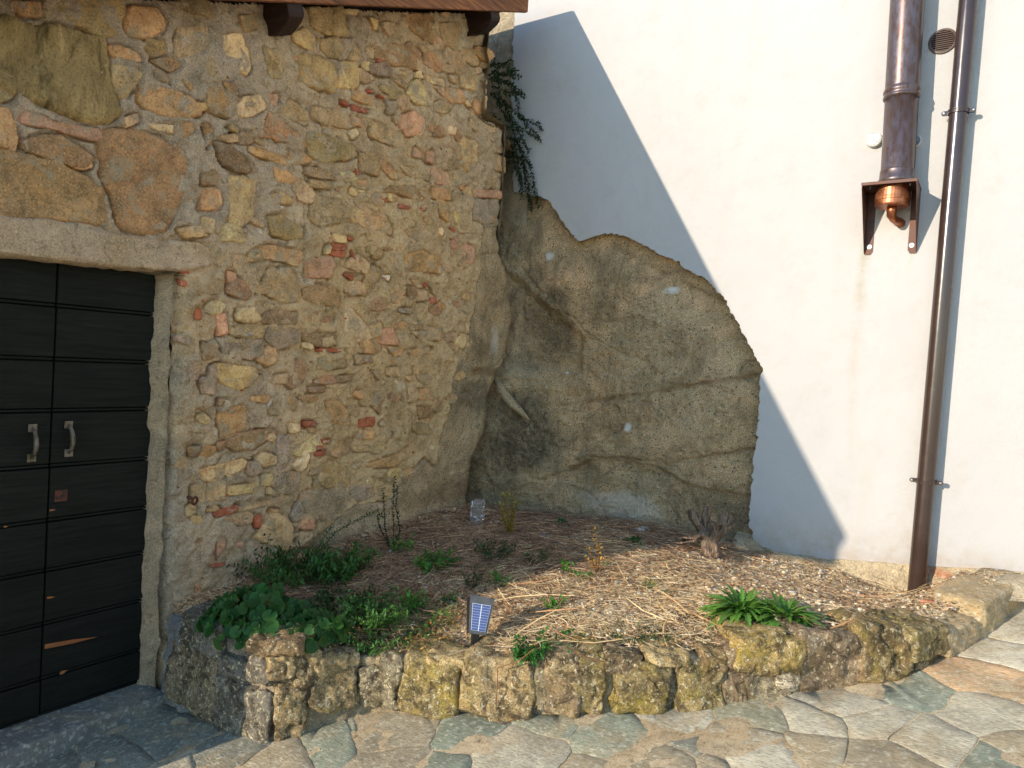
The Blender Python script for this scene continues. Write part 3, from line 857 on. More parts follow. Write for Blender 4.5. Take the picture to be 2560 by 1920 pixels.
# ---- stones and bricks laid in the wall
def stone_mesh(i, hue, proud, poly):
    size = np.ptp(poly, axis=0).max()
    n = int(np.clip(size * 240, 18, 84)); 
    c, th, rr = outline(poly, n, 100 + i, 0.075 if hue != 'r' else 0.04)
    fr = [0.0, 0.4, 0.72, 0.9, 1.0, 1.07] if size < 0.14 else [0.0, 0.2, 0.4, 0.58, 0.74, 0.87, 0.95, 1.0, 1.06]
    V, F = [], []
    sq = 0.10 * size
    for j, f in enumerate(fr):
        m = 1 if j == 0 else n
        for k in range(m):
            r = rr[k] * f; V.append((0, c[0] + r * math.cos(th[k]), c[1] + r * math.sin(th[k])))
    V = np.array(V); q = np.r_[[0.0], np.repeat(fr[1:], n)]
    lowv = wall_low(V[:, 1], V[:, 2])
    P = P3(V[:, 1], V[:, 2], 0)
    dome = 1 - np.clip(q, 0, 1) ** 14
    fac = 0.6 * fbm(P + i * 3.1, 5.5, 3, 200 + i) + 1.1 * (0.35 - np.abs(fbm(P * 1.0 + i * 1.7, 7.0, 3, 230 + i)))
    amp = min(0.024, 0.15 * size)
    h = proud * dome + amp * fac * (1 - 0.6 * np.clip(q, 0, 1) ** 3) + 0.004 * vnoise(P * 50, 300 + i)
    if hue == 'R':
        h = h + 0.020 * fbm(P3(V[:, 1] * 14 + V[:, 2] * 6.0, V[:, 2] * 3.0), 1.0, 4, 7) + 0.004
    if hue == 'S':
        pc = onL(1130 / 3.16, 1230 / 3.16)
        dsw = np.hypot((V[:, 1] - pc[1]), (V[:, 2] - pc[2]) * 1.0)
        h = h + 0.007 * np.sin(dsw * 95 + 2.0 * fac) * sstep(0.03, 0.06, dsw) * sstep(0.20, 0.10, dsw) + 0.010 * sstep(0.10, 0.02, dsw)
    h = h * 0.55 + 0.003 - 0.030 * sstep(0.98, 1.06, q)
    V[:, 0] = lowv + h
    for k in range(n): F.append((0, 1 + k, 1 + (k + 1) % n))
    for j in range(1, len(fr) - 1):
        a, b = 1 + (j - 1) * n, 1 + j * n
        for k in range(n): F.append((a + k, b + k, b + (k + 1) % n, a + (k + 1) % n))
    me = bpy.data.meshes.new('stone'); me.from_pydata(V.tolist(), [], F); me.update()
    me.polygons.foreach_set('use_smooth', np.ones(len(F), bool))
    return me
for i, (hue, proud, poly) in enumerate(stones):
    brick = hue in 'r'
    o = bpy.data.objects.new('brick' if brick else 'stone', stone_mesh(i, hue, proud, poly))
    base = {'R': (134, 122, 66), 'S': (134, 94, 48)}.get(hue) or HUE[hue]
    k = 1.40 * RNG.uniform(0.86, 1.14)
    c = lin(base) if brick else lin(base) * 0.70 + lin((184, 134, 80)) * 0.30; c = (c * 0.85 + 0.15 * c.mean()) * k * (0.72 if brick else 1.25) * np.array([RNG.uniform(.94, 1.06), 1, RNG.uniform(.9, 1.1)])
    o.color = (*[float(x) for x in c], 1)
    o.data.materials.append(M_BRICK if brick else M_RIDGE if hue == 'R' else M_STONE)
    link(o, house)

# crumbs of stone, brick and mortar bedded in the face
nb_ = 1500
rw = np.random.default_rng(4)
cu, cz_ = rw.uniform(UG + .2, 2.85, nb_), rw.uniform(0.1, 4.3, nb_)
iu = np.clip(((cu - gu[0]) / 0.0115).astype(int), 0, len(gu) - 1); iz = np.clip(((cz_ - gz[0]) / 0.0115).astype(int), 0, len(gz) - 1)
okc = keep[np.clip(iu, 0, len(gu) - 2), np.clip(iz, 0, len(gz) - 2)] & (sd[iu, iz] > 0.03) & (pdist(DOOR, cu, cz_) > 0.04) & ~((cu < 0.3) & (cz_ > 1.98) & (cz_ < 2.3))
m = MB()
for u, z, h_, r in zip(cu[okc], cz_[okc], H[iu, iz][okc], 0.0035 + 0.011 * rw.uniform(0, 1, nb_)[okc] ** 2.5):
    c = lin(HUE[RNG.choice('ttgocwtbgpre')]) * 1.3 * RNG.uniform(.8, 1.15); w = RNG.uniform(.8, 1.9); a = RNG.uniform(-.6, .6)
    q = [(0, 1.2, 0), (0, 0, .9), (.8, .2, .2), (0, -.9, .1), (0, .1, -.8)]
    q = [(x_ * RNG.uniform(.5, 1.1), y_ * RNG.uniform(.7, 1.2), z_ * RNG.uniform(.7, 1.2)) for x_, y_, z_ in q]
    m.add([(h_ + x_ * r * .9 - r * .15, u + (y_ * w * math.cos(a) - z_ * math.sin(a)) * r, z + (y_ * w * math.sin(a) + z_ * math.cos(a)) * r) for x_, y_, z_ in q], [(2, 0, 1), (2, 1, 3), (2, 3, 4), (2, 4, 0)], c)
m.build('stone_crumbs', M_PEB, house, kind='stuff')
# ---- lintel, jamb, threshold
def slab_face(name, pts, depth, seed, amp, m, parent, col, step=0.012, round_=0.02, floor=None):
    """a rough block standing x=0..depth proud of the wall face, outline pts in (u, z)"""
    P = np.array(pts); u0, z0 = P.min(0) - 0.03; u1, z1 = P.max(0) + 0.03
    a, b = np.meshgrid(np.arange(u0, u1, step), np.arange(z0, z1, step), indexing='ij')
    d = pdist(P, a, b, True); s = np.where(inside(P, a, b), d, -d) + 0.006 * fbm(P3(a, b), 20, 3, seed)
    x = depth - (round_ + depth) * (1 - sstep(-0.004, round_, s)) ** 2 - 0.06 * sstep(0.0, -0.02, s) + amp * fbm(P3(a, b), 7, 5, seed + 3) + wall_low(a, b)
    c = np.ones(a.shape + (3,)) * np.array(col)
    if floor is not None: b = np.maximum(b, np.interp(a, *floor) + 0.004 * vnoise(P3(a * 25, 0 * a), 5))
    return put(grid_mesh(name, np.stack([x, a, b], -1), s[:-1, :-1] > -0.03, c), name, m, parent)
lint = [onL(x, y)[1:] for x, y in ((-60, 548), (120, 545), (300, 578), (440, 600), (520, 610), (532, 655), (520, 676), (450, 682), (390, 681), (200, 662), (-60, 640))]
lint = [np.array([-1.0, lint[0][1] + 0.0])] + lint[1:-1] + [np.array([-1.0, lint[-1][1]])]
slab_face('lintel', lint, 0.022, 90, 0.008, M_MORTAR, house, lin((162, 136, 108)) * 1.45, floor=([p[0] for p in lint[::-1][:4]], [p[1] for p in lint[::-1][:4]]))
# soffit and reveals of the doorway
uu = np.linspace(-0.95, 0.16, 60); xx = np.linspace(-0.125, 0.012, 9)
A_, B_ = np.meshgrid(uu, xx, indexing='ij')
put(grid_mesh('soffit', np.stack([B_, A_, 1.992 - 0.018 * A_ * 0 + 0.008 * fbm(P3(A_, B_), 9, 3, 95)], -1), None, np.ones(A_.shape + (3,)) * lin((140, 126, 108))), 'door_soffit', M_MORTAR, house)
zz = np.linspace(-0.14, 2.0, 150); xx = np.linspace(-0.135, -0.012, 10)
A_, B_ = np.meshgrid(zz, xx, indexing='ij')
jn = 0.014 * fbm(P3(A_, B_), 11, 4, 97)
put(grid_mesh('jamb', np.stack([B_, 0.062 + 0.046 * sstep(-0.11, 0.0, B_) + jn * 0.8 + 0.02 * (1.0 - A_) * 0.3, A_], -1), None, np.ones(A_.shape + (3,)) * lin((158, 136, 108)) * 1.3), 'door_jamb', M_MORTAR, house)
thr = MB()
tl = [(-0.12, -0.065), (0.125, -0.075)]
thr.box((-0.14, -1.0, -0.20), (0.10, 0.11, -0.062))
th_o = thr.build('threshold', M_FLAG, house, bevel=0.012)
th_o.color = (*[float(x) for x in lin((120, 118, 112)) * 1.2], 1)

# ---- the double door: horizontal boards on two leaves
door = bpy.data.objects.new('door', None); link(door, house, label='dark green-black double door of wide horizontal boards')
rows = [(0, 760, 365, 785), (0, 900, 365, 908), (0, 1035, 365, 1025), (0, 1180, 365, 1150), (0, 1325, 365, 1270), (0, 1456, 361, 1382), (0, 1599, 357, 1498), (0, 1743, 354, 1619)]
zs = [2.03] + [(onL(a, b, -0.10)[2] + onL(c, d, -0.10)[2]) / 2 for a, b, c, d in rows] + [-0.062]
for leaf, (ua, ub) in enumerate(((-0.900, onL(122, 1235, -0.1)[1] - 0.003), (onL(122, 1235, -0.1)[1] + 0.003, 0.075))):
    for k in range(len(zs) - 1):
        z1, z0 = zs[k] - 0.0025, zs[k + 1] + 0.0025
        m = MB(); dx = RNG.uniform(-0.003, 0.003)
        m.box((-0.150, ua, z0 + 0.016), (-0.100 + dx, ub, z1))
        m.box((-0.150, ua, z0), (-0.104 + dx, ub, z0 + 0.012))       # bead along the lower edge
        m.build('plank', M_DOOR, door, bevel=0.0045)
m = MB(); m.box((-0.20, -0.93, -0.1), (-0.152, 0.09, 2.05)); m.build('backing_board', M_DOOR, door)
def pull(px0, py0, px1, py1):
    a, b = onL(px0, py0, -0.098), onL(px1, py1, -0.098)
    m = MB()
    for p in (a, b): m.box((-0.1, p[1] - .017, p[2] - .017), (-0.093, p[1] + .017, p[2] + .017))
    pts, rad = [], []
    for t in np.linspace(0, 1, 12):
        p = a * (1 - t) + b * t
        pts.append((-0.095 + 0.042 * math.sin(math.pi * t) ** 0.6, p[1], p[2])); rad.append(0.0055 + 0.005 * math.sin(math.pi * t))
    m.tube(pts, rad, 8); m.build('handle', M_HANDLE, door, smooth=False)
pull(81, 1070, 78, 1145); pull(171, 1062, 171, 1132)
p = onL(152, 1239, -0.098)
m = MB(); m.box((-0.1, p[1] - .026, p[2] - .026), (-0.094, p[1] + .026, p[2] + .026))
m.lathe([(0.020, 0), (0.020, 0.004), (0.008, 0.005), (0.006, 0.001)], Matrix.Translation((-0.094, p[1], p[2])) @ Matrix.Rotation(math.pi / 2, 4, 'Y'), 20)
m.build('lock_plate', M_IRON, door, bevel=0.001)
for (x0, y0, x1, y1, w) in ((112, 1617, 247, 1592, 6), (150, 1684, 170, 1675, 4), (124, 1276, 140, 1274, 2.5), (118, 1495, 138, 1492, 2.5), (10, 1317, 20, 1316, 2)):
    a, b = onL(x0, y0, -0.095), onL(x1, y1, -0.095); h = w / FPX * 3.2
    m = MB(); m.add([(-0.0965, a[1], a[2] - h), (-0.0965, a[1], a[2] + h), (-0.093, (a[1] + b[1]) / 2, (a[2] + b[2]) / 2 + h), (-0.0965, b[1], b[2]), (-0.093, (a[1] + b[1]) / 2, (a[2] + b[2]) / 2 - h * .8), (-0.12, (a[1] + b[1]) / 2, (a[2] + b[2]) / 2)],
                    [(0, 4, 2, 1), (4, 3, 2), (0, 1, 5), (1, 2, 5), (2, 3, 5), (3, 4, 5), (4, 0, 5)])
    m.build('split_wood', M_RAW, door)
# ---- iron ring in the wall
p = onL(482, 1248)
x0 = float(wall_low(p[1], p[2])) + 0.01
m = MB()
m.tube([(x0 - .03, p[1] - .03, p[2] + .012), (x0 + .03, p[1] - .012, p[2] + .008)], 0.008, 8)
m.tube([(x0 + .035 + .004 * math.sin(a), p[1] + .002 + .013 * math.cos(a), p[2] - .006 + .019 * math.sin(a)) for a in np.linspace(0, 2 * math.pi, 17)], 0.0062, 8, caps=False)
m.build('iron_ring', M_IRON, house, smooth=True)
# ---- body of the house behind the face (keeps the sun out)
m = MB()
def prism_u(us, x0, x1, z0, m):
    for a, b in zip(us[:-1], us[1:]):
        za, zb = roof_under(a) - 0.02, roof_under(b) - 0.02
        m.add([(x0, a, z0), (x1, a, z0), (x1, b, z0), (x0, b, z0), (x0, a, za), (x1, a, za), (x1, b, zb), (x0, b, zb)],
              [(0, 3, 2, 1), (4, 5, 6, 7), (0, 1, 5, 4), (1, 2, 6, 5), (2, 3, 7, 6), (3, 0, 4, 7)])
prism_u([U0, 0.6, 2.30], -4.0, -0.21, -1.1, m)
prism_u([U0, -1.02], -0.21, -0.012, -1.1, m)
prism_u([-1.02, -0.905], -0.21, -0.07, -1.1, m)
prism_u([0.135, 1.2, 2.30], -0.21, -0.12, -1.1, m)
prism_u([-0.905, 0.135], -0.21, -0.12, 2.02, m)
m.add([(-4.0, 2.30, -1.1), (-0.12, 2.30, -1.1), (-0.12, 2.42, -1.1), (-4, 2.42, -1.1), (-4, 2.3, 4.1), (-0.12, 2.3, 4.1), (-0.12, 2.42, 4.1), (-4, 2.42, 4.1)],
      [(0, 3, 2, 1), (4, 5, 6, 7), (0, 1, 5, 4), (1, 2, 6, 5), (2, 3, 7, 6), (3, 0, 4, 7)], (0.26, 0.22, 0.17))
m.c = [tuple(float(x) for x in lin((140, 122, 96)))] * len(m.v)
m.build('inner_wall', M_MORTAR, house)
# end of the wall in the gap beside the white house, and filling at its foot
zz = np.linspace(1.5, 4.5, 120); xx = np.linspace(-0.9, 0.03, 40)
A_, B_ = np.meshgrid(zz, xx, indexing='ij')
ue_ = np.where(A_ > 3.52, 2.515, 2.79) + 0.018 * fbm(P3(A_, B_), 8, 4, 99) - 0.06 * sstep(-0.05, 0.03, B_)
put(grid_mesh('wall_end', np.stack([B_, ue_, A_], -1), None, np.ones(A_.shape + (3,)) * lin((150, 134, 108))), 'wall_end', M_MORTAR, house)
uu = np.linspace(2.44, 3.06, 40); xx = np.linspace(-0.5, 0.0, 30)
A_, B_ = np.meshgrid(uu, xx, indexing='ij')
put(grid_mesh('ledge', np.stack([B_, A_, 3.50 + 0.03 * fbm(P3(A_, B_), 7, 4, 101) - 0.13 * sstep(2.62, 2.9, A_)], -1), None, np.ones(A_.shape + (3,)) * lin((120, 100, 74))), 'wall_ledge', M_MORTAR, house)
m = MB(); m.box((-1.2, 2.40, 1.0), (-0.5, 3.06, 3.9)); m.c = [tuple(float(x) for x in lin((110, 96, 76)))] * 8
m.build('gap_infill', M_MORTAR, house)
# ---- roof: fascia on the verge, boards, tiles, purlins
roof = bpy.data.objects.new('roof', None); link(roof, house)
UN = -2.72
def slope_box(m, u0, u1, x0, x1, lo, hi, col=(1, 1, 1)):
    a, b = roof_under(u0), roof_under(u1)
    m.add([(x0, u0, a + lo), (x1, u0, a + lo), (x1, u1, b + lo), (x0, u1, b + lo), (x0, u0, a + hi), (x1, u0, a + hi), (x1, u1, b + hi), (x0, u1, b + hi)],
          [(0, 3, 2, 1), (4, 5, 6, 7), (0, 1, 5, 4), (1, 2, 6, 5), (2, 3, 7, 6), (3, 0, 4, 7)], col)
m = MB(); slope_box(m, UN, UE, 0.19, 0.22, 0.0, 0.115); m.build('fascia', M_BARGE, roof, bevel=0.004)
m = MB(); slope_box(m, UN, UE - 0.02, 0.205, 0.232, 0.118, 0.175); m.build('upper_fascia', M_BARGE, roof, bevel=0.003)
m = MB(); slope_box(m, UN + 0.01, UE - 0.01, -4.1, 0.188, 0.055, 0.085); m.build('roof_board', M_BEAM, roof)
m = MB(); slope_box(m, UN, UN + 0.12, -4.1, 0.189, 0.0, 0.054); m.build('shadow_eaves_board', M_BARGE, roof)  # unseen board added so the eave's shadow gets a straight lower edge
m = MB(); slope_box(m, UN - 0.03, UE + 0.012, -4.1, 0.240, 0.178, 0.238); m.build('shadow_roof_slab', M_FLUE, roof)  # unseen slab over the whole roof, height set to place its shadow edge
x = -4.05
mt = MB()
while x < -0.1:
    for k in range(17):
        u0 = UN + 0.1 + k * 0.32; u1 = min(u0 + 0.40, UE - 0.12)
        r = [(0.075 * math.cos(a), 0.052 * math.sin(a)) for a in np.linspace(0, math.pi, 7)]
        v = [(x + 0.08 + p, u0, roof_under(u0) + 0.16 + 0.012 + q * 0.9) for p, q in r] + [(x + 0.08 + p * .85, u1, roof_under(u1) + 0.15 + q * .85) for p, q in r]
        mt.add(v, [(j, j + 1, 8 + j, 7 + j) for j in range(6)])
    x += 0.17
mt.build('roof_tiles', M_TILE, roof, kind='stuff')
m = MB(); slope_box(m, UN, UE, -4.05, 0.2, 0.095, 0.15); m.build('roof_underlay', M_TILE, roof)
m = MB(); slope_box(m, UE - 0.10, UE + 0.01, -4.05, 0.22, 0.15, 0.244); m.build('shadow_cap_strip', M_TILE, roof)  # unseen strip added to smooth the top edge of the roof's shadow
for ua, w in ((onL(645, 50)[1], 0.105), (onL(1165, 50)[1], 0.115)):
    z = roof_under(ua + w / 2) + 0.05
    prof = [(-0.3, 0), (-0.3, -0.185), (0.02, -0.185), (0.06, -0.192), (0.10, -0.178), (0.13, -0.165), (0.165, -0.150), (0.192, -0.128), (0.20, -0.11), (0.20, 0)]
    ang = math.atan(ROOF_M)
    # profile plane (x, height), extruded along the slope
    M = Matrix.Translation((0, ua, z)) @ Matrix.Rotation(ang, 4, 'X') @ Matrix(((1, 0, 0, 0), (0, 0, 1, 0), (0, 1, 0, 0), (0, 0, 0, 1)))
    m = MB(); m.prism(prof, M, w); m.build('purlin', M_BEAM, house, bevel=0.006)

# ================================================================ WHITE HOUSE (back and right)
white = thing('white_house', 'white plastered house wall whose plaster stops at bare rock', 'house', (0, 0, 0))
EDGE = [(1284, 96), (1283, 160), (1281, 230), (1283, 330), (1284, 420), (1287, 478), (1330, 484), (1358, 492), (1380, 508), (1396, 536), (1418, 565), (1440, 590), (1458, 600), (1478, 592), (1505, 583), (1540, 583),
        (1575, 594), (1615, 612), (1648, 632), (1696, 655), (1738, 682), (1778, 705), (1806, 735), (1820, 760), (1834, 790), (1857, 830), (1874, 858), (1893, 890), (1908, 915), (1904, 950), (1901, 985), (1899, 1050), (1893, 1110), (1885, 1175), (1879, 1215), (1876, 1262), (1873, 1290), (1876, 1315), (1884, 1338)]
e0 = [onR(*p) for p in EDGE]
E2 = []
for a, b in zip(e0[:-1], e0[1:]):
    for t in np.linspace(0, 1, 14, endpoint=False):
        q = a * (1 - t) + b * t
        w = 0.010 * float(fbm(P3(q[0], q[2]), 24, 4, 5, 0.75)); E2.append((q[0] + w, q[2] + w * 0.7))
bot = [onR(*p) for p in ((1884, 1345), (1905, 1362), (1945, 1382), (2010, 1388), (2080, 1398), (2180, 1402), (2270, 1408), (2330, 1412), (2420, 1416), (2500, 1422), (2560, 1428))]
B2 = [(q[0], q[2] + 0.006 * float(vnoise(P3(q[0] * 9, 1.0)))) for q in bot]
B2.append((4.6, B2[-1][1] + 0.12)); B2.append((9.0, B2[-1][1] + 0.6))
outl = [(E2[0][0], 7.5)] + E2 + B2 + [(9.0, 7.5)]
m = MB(); n_ = len(outl)
nrm = []
for i in range(n_):
    a, b = np.array(outl[i - 1]), np.array(outl[(i + 1) % n_]); t = b - a; t = t / (np.hypot(*t) + 1e-9); nrm.append((-t[1], t[0]))
def ringv(off, y): return [(x + nx * off, y, z + nz * off) for (x, z), (nx, nz) in zip(outl, nrm)]
m.add(ringv(-0.006, YR) + ringv(0.0, YR + 0.005) + ringv(0.003, YR + 0.05), [tuple(range(n_))] +
      [(i, n_ + i, n_ + (i + 1) % n_, (i + 1) % n_) for i in range(n_)] + [(n_ + i, 2 * n_ + i, 2 * n_ + (i + 1) % n_, n_ + (i + 1) % n_) for i in range(n_)])
pl = m.build('plaster', M_PLASTER, white)
bm_ok = pl.data
# unplastered strip in the gap, and masonry behind
ss = np.arange(-1.2, 0.05, 0.015); zz = np.arange(2.6, 5.6, 0.015)
A_, B_ = np.meshgrid(ss, zz, indexing='ij')
put(grid_mesh('bare_strip', np.stack([A_, YR + 0.028 + 0.012 * fbm(P3(A_, B_), 7, 5, 111), B_], -1), None, np.ones(A_.shape + (3,)) * lin((150, 136, 112)) * 1.15), 'bare_wall', M_MORTAR, white)
m = MB(); m.box((-6, YR + 0.30, -1.1), (9, YR + 5, 7.5)); m.c = [tuple(float(x) for x in lin((150, 140, 120)))] * 8
m.build('inner_wall', M_MORTAR, white)
# rubble footing under the plaster
ss = np.arange(1.93, 4.6, 0.012); tt = np.linspace(0, 1, 46)
A_, T_ = np.meshgrid(ss, tt, indexing='ij')
ztop = np.interp(A_, [b[0] for b in B2], [b[1] for b in B2]) + 0.018
Z_ = 0.25 + (ztop - 0.25) * T_
Y_ = YR + 0.012 - 0.05 * np.sin(math.pi * np.clip(1 - T_ ** 3, 0, 1) * 0.5) + 0.014 * fbm(P3(A_, Z_), 10, 5, 121) - 0.05 * np.exp(-((A_ - 1.985) / 0.06) ** 2) * sstep(1.0, 0.8, T_) + 0.03 * sstep(0.92, 1.0, T_)
cf = lin((176, 160, 130)) * 1.2
cft = np.ones(A_.shape + (3,)) * cf
for px, py, rx in ((2352, 1436, .07), (2412, 1456, .05), (2464, 1442, .05), (2376, 1450, .03)):
    q_ = onR(px, py, YR - .03); w_ = (sstep(1.2, .5, np.hypot((A_ - q_[0]) / rx, (Z_ - q_[2]) / .035) + .3 * fbm(P3(A_, Z_), 20, 3, 127)) * .75)[..., None]; cft = cft * (1 - w_) + w_ * lin((206, 120, 92)) * .9
put(grid_mesh('footing', np.stack([A_, Y_, Z_], -1), None, cft), 'footing', M_MORTAR, white)

# ================================================================ ROCK
rock = thing('rock_outcrop', 'bare speckled sandstone rock showing between stone wall and white plaster', 'rock', (0, 0, 0))
ss = np.arange(-0.95, 2.14, 0.0095); zz = np.arange(0.15, 3.32, 0.0095)
A_, B_ = np.meshgrid(ss, zz, indexing='ij'); PT = P3(A_, B_)
def R2(*px): return np.array([onR(x, y)[[0, 2]] for x, y in px])
depth = 0.005 + 0.020 * fbm(PT, 1.1, 3, 131) + 0.012 * fbm(PT, 5, 4, 135) + 0.0065 * fbm(PT, 22, 4, 138)
plist = np.array(E2)
dpl = pdist(plist, A_, B_)
depth = (depth - 0.02) * (0.25 + 0.75 * sstep(0.0, 0.5, dpl)) - 0.034 + 0.067 * sstep(0.02, 0.35, dpl)
# leans out towards the foot of the slope on the left
depth += 0.16 * sstep(0.7, -0.4, A_) * sstep(2.9, 1.5, B_)
nich = R2((1262, 672), (1300, 690), (1345, 735), (1400, 778), (1440, 812), (1462, 842), (1456, 890), (1450, 938), (1360, 940), (1268, 936), (1240, 930), (1240, 800))
dn = pdist(nich, A_, B_, True); sn = np.where(inside(nich, A_, B_), dn, -dn)
depth -= 0.07 * sstep(-0.01, 0.09, sn)
ledge = R2((1250, 940), (1350, 944), (1455, 942), (1460, 960), (1350, 965), (1250, 962))
dl = pdist(ledge, A_, B_, True); depth += 0.03 * np.exp(-(dl / 0.05) ** 2) * (B_ < ledge[0, 1] + 0.01)
low_ = R2((1200, 1225), (1300, 1215), (1430, 1165), (1490, 1142), (1640, 1160), (1700, 1195), (1760, 1218), (1880, 1238), (1880, 1500), (1150, 1500))
dlo = pdist(low_[:8], A_, B_); slo = np.where(inside(low_, A_, B_), dlo, -dlo)
depth -= 0.030 * sstep(-0.006, 0.03, slo) * sstep(-0.1, 0.3, A_)
def groove(px, w, d, step=0.0, seed=0):
    global depth
    L_ = R2(*px); q = pdist(L_, A_ + 0.014 * fbm(PT, 9, 3, seed), B_ + 0.014 * fbm(PT, 9, 3, seed + 7))
    t_ = q / w
    fade = np.clip(0.55 + 0.9 * fbm(PT, 3.5, 2, seed + 3), 0.05, 1)
    depth = depth - fade * (d * 0.9 * np.exp(-(t_ / 0.42) ** 2) + d * 0.2 * np.exp(-(t_ / 1.4) ** 2))
    return q
g = groove(((1180, 650), (1200, 680), (1215, 700)), 0.008, 0.02, seed=141)
groove(((1282, 640), (1298, 668), (1320, 690), (1360, 730), (1405, 768), (1460, 830), (1500, 858)), 0.009, 0.022, seed=142)
groove(((1500, 858), (1560, 890), (1620, 905), (1640, 930)), 0.012, 0.016, seed=143)
groove(((1300, 690), (1316, 680), (1332, 663)), 0.007, 0.022, seed=144)
groove(((1400, 1012), (1500, 1000), (1600, 985), (1690, 970), (1750, 958), (1820, 950), (1895, 935)), 0.013, 0.014, seed=145)
groove(((1430, 1170), (1470, 1150), (1492, 1142), (1560, 1148), (1650, 1152), (1665, 1165), (1750, 1142), (1830, 1130), (1890, 1126)), 0.013, 0.022, seed=146)
groove(((1400, 1180), (1500, 1172), (1600, 1178), (1638, 1172), (1650, 1160)), 0.010, 0.014, seed=147)
groove(((1638, 1172), (1648, 1200), (1664, 1225), (1666, 1258), (1678, 1282), (1695, 1300)), 0.009, 0.026, seed=148)
groove(((1500, 598), (1540, 622), (1600, 648), (1660, 682), (1730, 715), (1800, 745), (1838, 765)), 0.008, 0.012, seed=149)
groove(((1848, 935), (1860, 910), (1885, 898), (1905, 896)), 0.010, 0.022, seed=150)
groove(((1605, 898), (1622, 912), (1632, 940)), 0.010, 0.018, seed=151)
groove(((1710, 1040), (1750, 1020), (1830, 1000), (1895, 990)), 0.02, 0.010, seed=152)
groove(((1350, 548), (1420, 556)), 0.008, 0.010, seed=153)
pits = np.maximum(0, vnoise(PT * 42, 161) - 0.55) * 0.05
depth -= pits
bv = B_ * 4.2 - 0.9 * A_ + 0.55 * fbm(PT, 1.7, 4, 163); fr_ = bv - np.floor(bv)
lay = np.where(fr_ < 0.93, fr_ / 0.93, (1 - fr_) / 0.07)
depth += 0.026 * (lay - 0.5) * np.clip(0.25 + 1.2 * fbm(PT, 1.3, 3, 164), 0, 1) * sstep(0.0, 0.25, dpl)
st = np.zeros(A_.shape + (3,))
def blot(px, py, rx, ry, k, ch=0, sd=0):
    c = onR(px, py); s = FPX / 4.8
    q = np.hypot((A_ - c[0]) / (rx / s), (B_ - c[2]) / (ry / s)) + 0.34 * fbm(PT, 3.0, 5, 170 + sd, 0.6)
    st[..., ch] = np.maximum(st[..., ch], k * sstep(1.15, 0.45, q))
blot(1385, 805, 105, 105, 0.75, 0, 1); blot(1300, 790, 55, 110, 0.45, 0, 2); blot(1325, 1095, 105, 135, 0.9, 0, 3); blot(1300, 900, 120, 40, 0.35, 0, 4)
blot(1290, 1030, 45, 60, 0.8, 0, 9); blot(1310, 590, 60, 70, 0.3, 0, 10); blot(1420, 640, 30, 90, 0.2, 0, 11)
blot(1545, 1265, 110, 40, 0.5, 1, 5); blot(1672, 724, 24, 12, 1.4, 1, 6); blot(1372, 640, 14, 14, 1.2, 1, 7); blot(1568, 1068, 10, 12, 1.2, 1, 8)
fl = np.maximum(st[..., 1] - 0, 0)
for seed_, L_ in ((1, R2((1500, 598), (1600, 648), (1730, 715), (1838, 765))), (2, R2((1400, 1012), (1600, 985), (1895, 935))), (3, R2((1430, 1170), (1492, 1142), (1650, 1152), (1890, 1126))), (4, R2((1460, 800), (1560, 800), (1600, 790)))):
    st[..., 2] = np.maximum(st[..., 2], 0.6 * np.exp(-(pdist(L_, A_, B_) / 0.02) ** 2) * np.clip(0.6 + vnoise(PT * 8, 180 + seed_), 0, 1))
PPOLY = np.array(outl); inpl = inside(PPOLY, A_, B_) & (pdist(PPOLY, A_, B_, True) > 0.03)
put(grid_mesh('rock_face', np.stack([A_, YR + 0.03 - depth, B_], -1), ~inpl[:-1, :-1], st), 'rock_face', M_ROCK, rock)
# buttress of rock below the masonry, in line with the stone wall
uu = np.arange(0.7, 3.06, 0.0095); zz = np.arange(0.25, 2.92, 0.0095)
A_, B_ = np.meshgrid(uu, zz, indexing='ij'); PT = P3(A_, B_)
crack = np.array([onL(*p)[1:] for p in ((1246, 545), (1243, 600), (1245, 640), (1262, 672), (1270, 705), (1276, 790), (1262, 880), (1247, 924), (1222, 985), (1214, 1040), (1208, 1085), (1182, 1140), (1172, 1190), (1166, 1260), (1160, 1330))])
ce = np.interp(B_, crack[::-1, 1], crack[::-1, 0]) + 0.012 * fbm(P3(B_ * 0, B_), 12, 3, 191)
q = ce - A_
h = 0.018 + 0.03 * fbm(PT, 1.4, 3, 192) + 0.010 * fbm(PT, 6, 4, 195) + 0.003 * fbm(PT, 24, 3, 196) - np.maximum(0, vnoise(PT * 40, 197) - 0.6) * 0.03
h = h - 0.20 * sstep(0.03, -0.05, q) - 0.025 * sstep(0.10, 0.0, q)
h -= 0.05 * sstep(1.3, 0.8, A_)
for px in (((1190, 568), (1245, 566)), ((1180, 925), (1235, 915), (1262, 880)), ((1185, 640), (1240, 632))):
    L_ = np.array([onL(*p)[1:] for p in px]); h -= 0.016 * np.exp(-(pdist(L_, A_ + .01 * vnoise(PT * 9, 198), B_ + .01 * vnoise(PT * 9, 199)) / 0.010) ** 2)
bv = B_ * 3.6 + 0.8 * A_ + 0.55 * fbm(PT, 1.9, 4, 165); fr_ = bv - np.floor(bv); lay = np.where(fr_ < 0.93, fr_ / 0.93, (1 - fr_) / 0.07)
h += 0.022 * (lay - 0.5) * np.clip(0.3 + 1.2 * fbm(PT, 1.5, 3, 166), 0, 1)
h += 0.05 * sstep(0.62, 0.45, B_) * sstep(1.2, 1.6, A_)
dW = pdist(WPOLY[2:-1], A_, B_); h -= 0.10 * sstep(0.0, 0.035, np.where(inside(WPOLY, A_, B_), dW, -dW))
st = np.zeros(A_.shape + (3,))
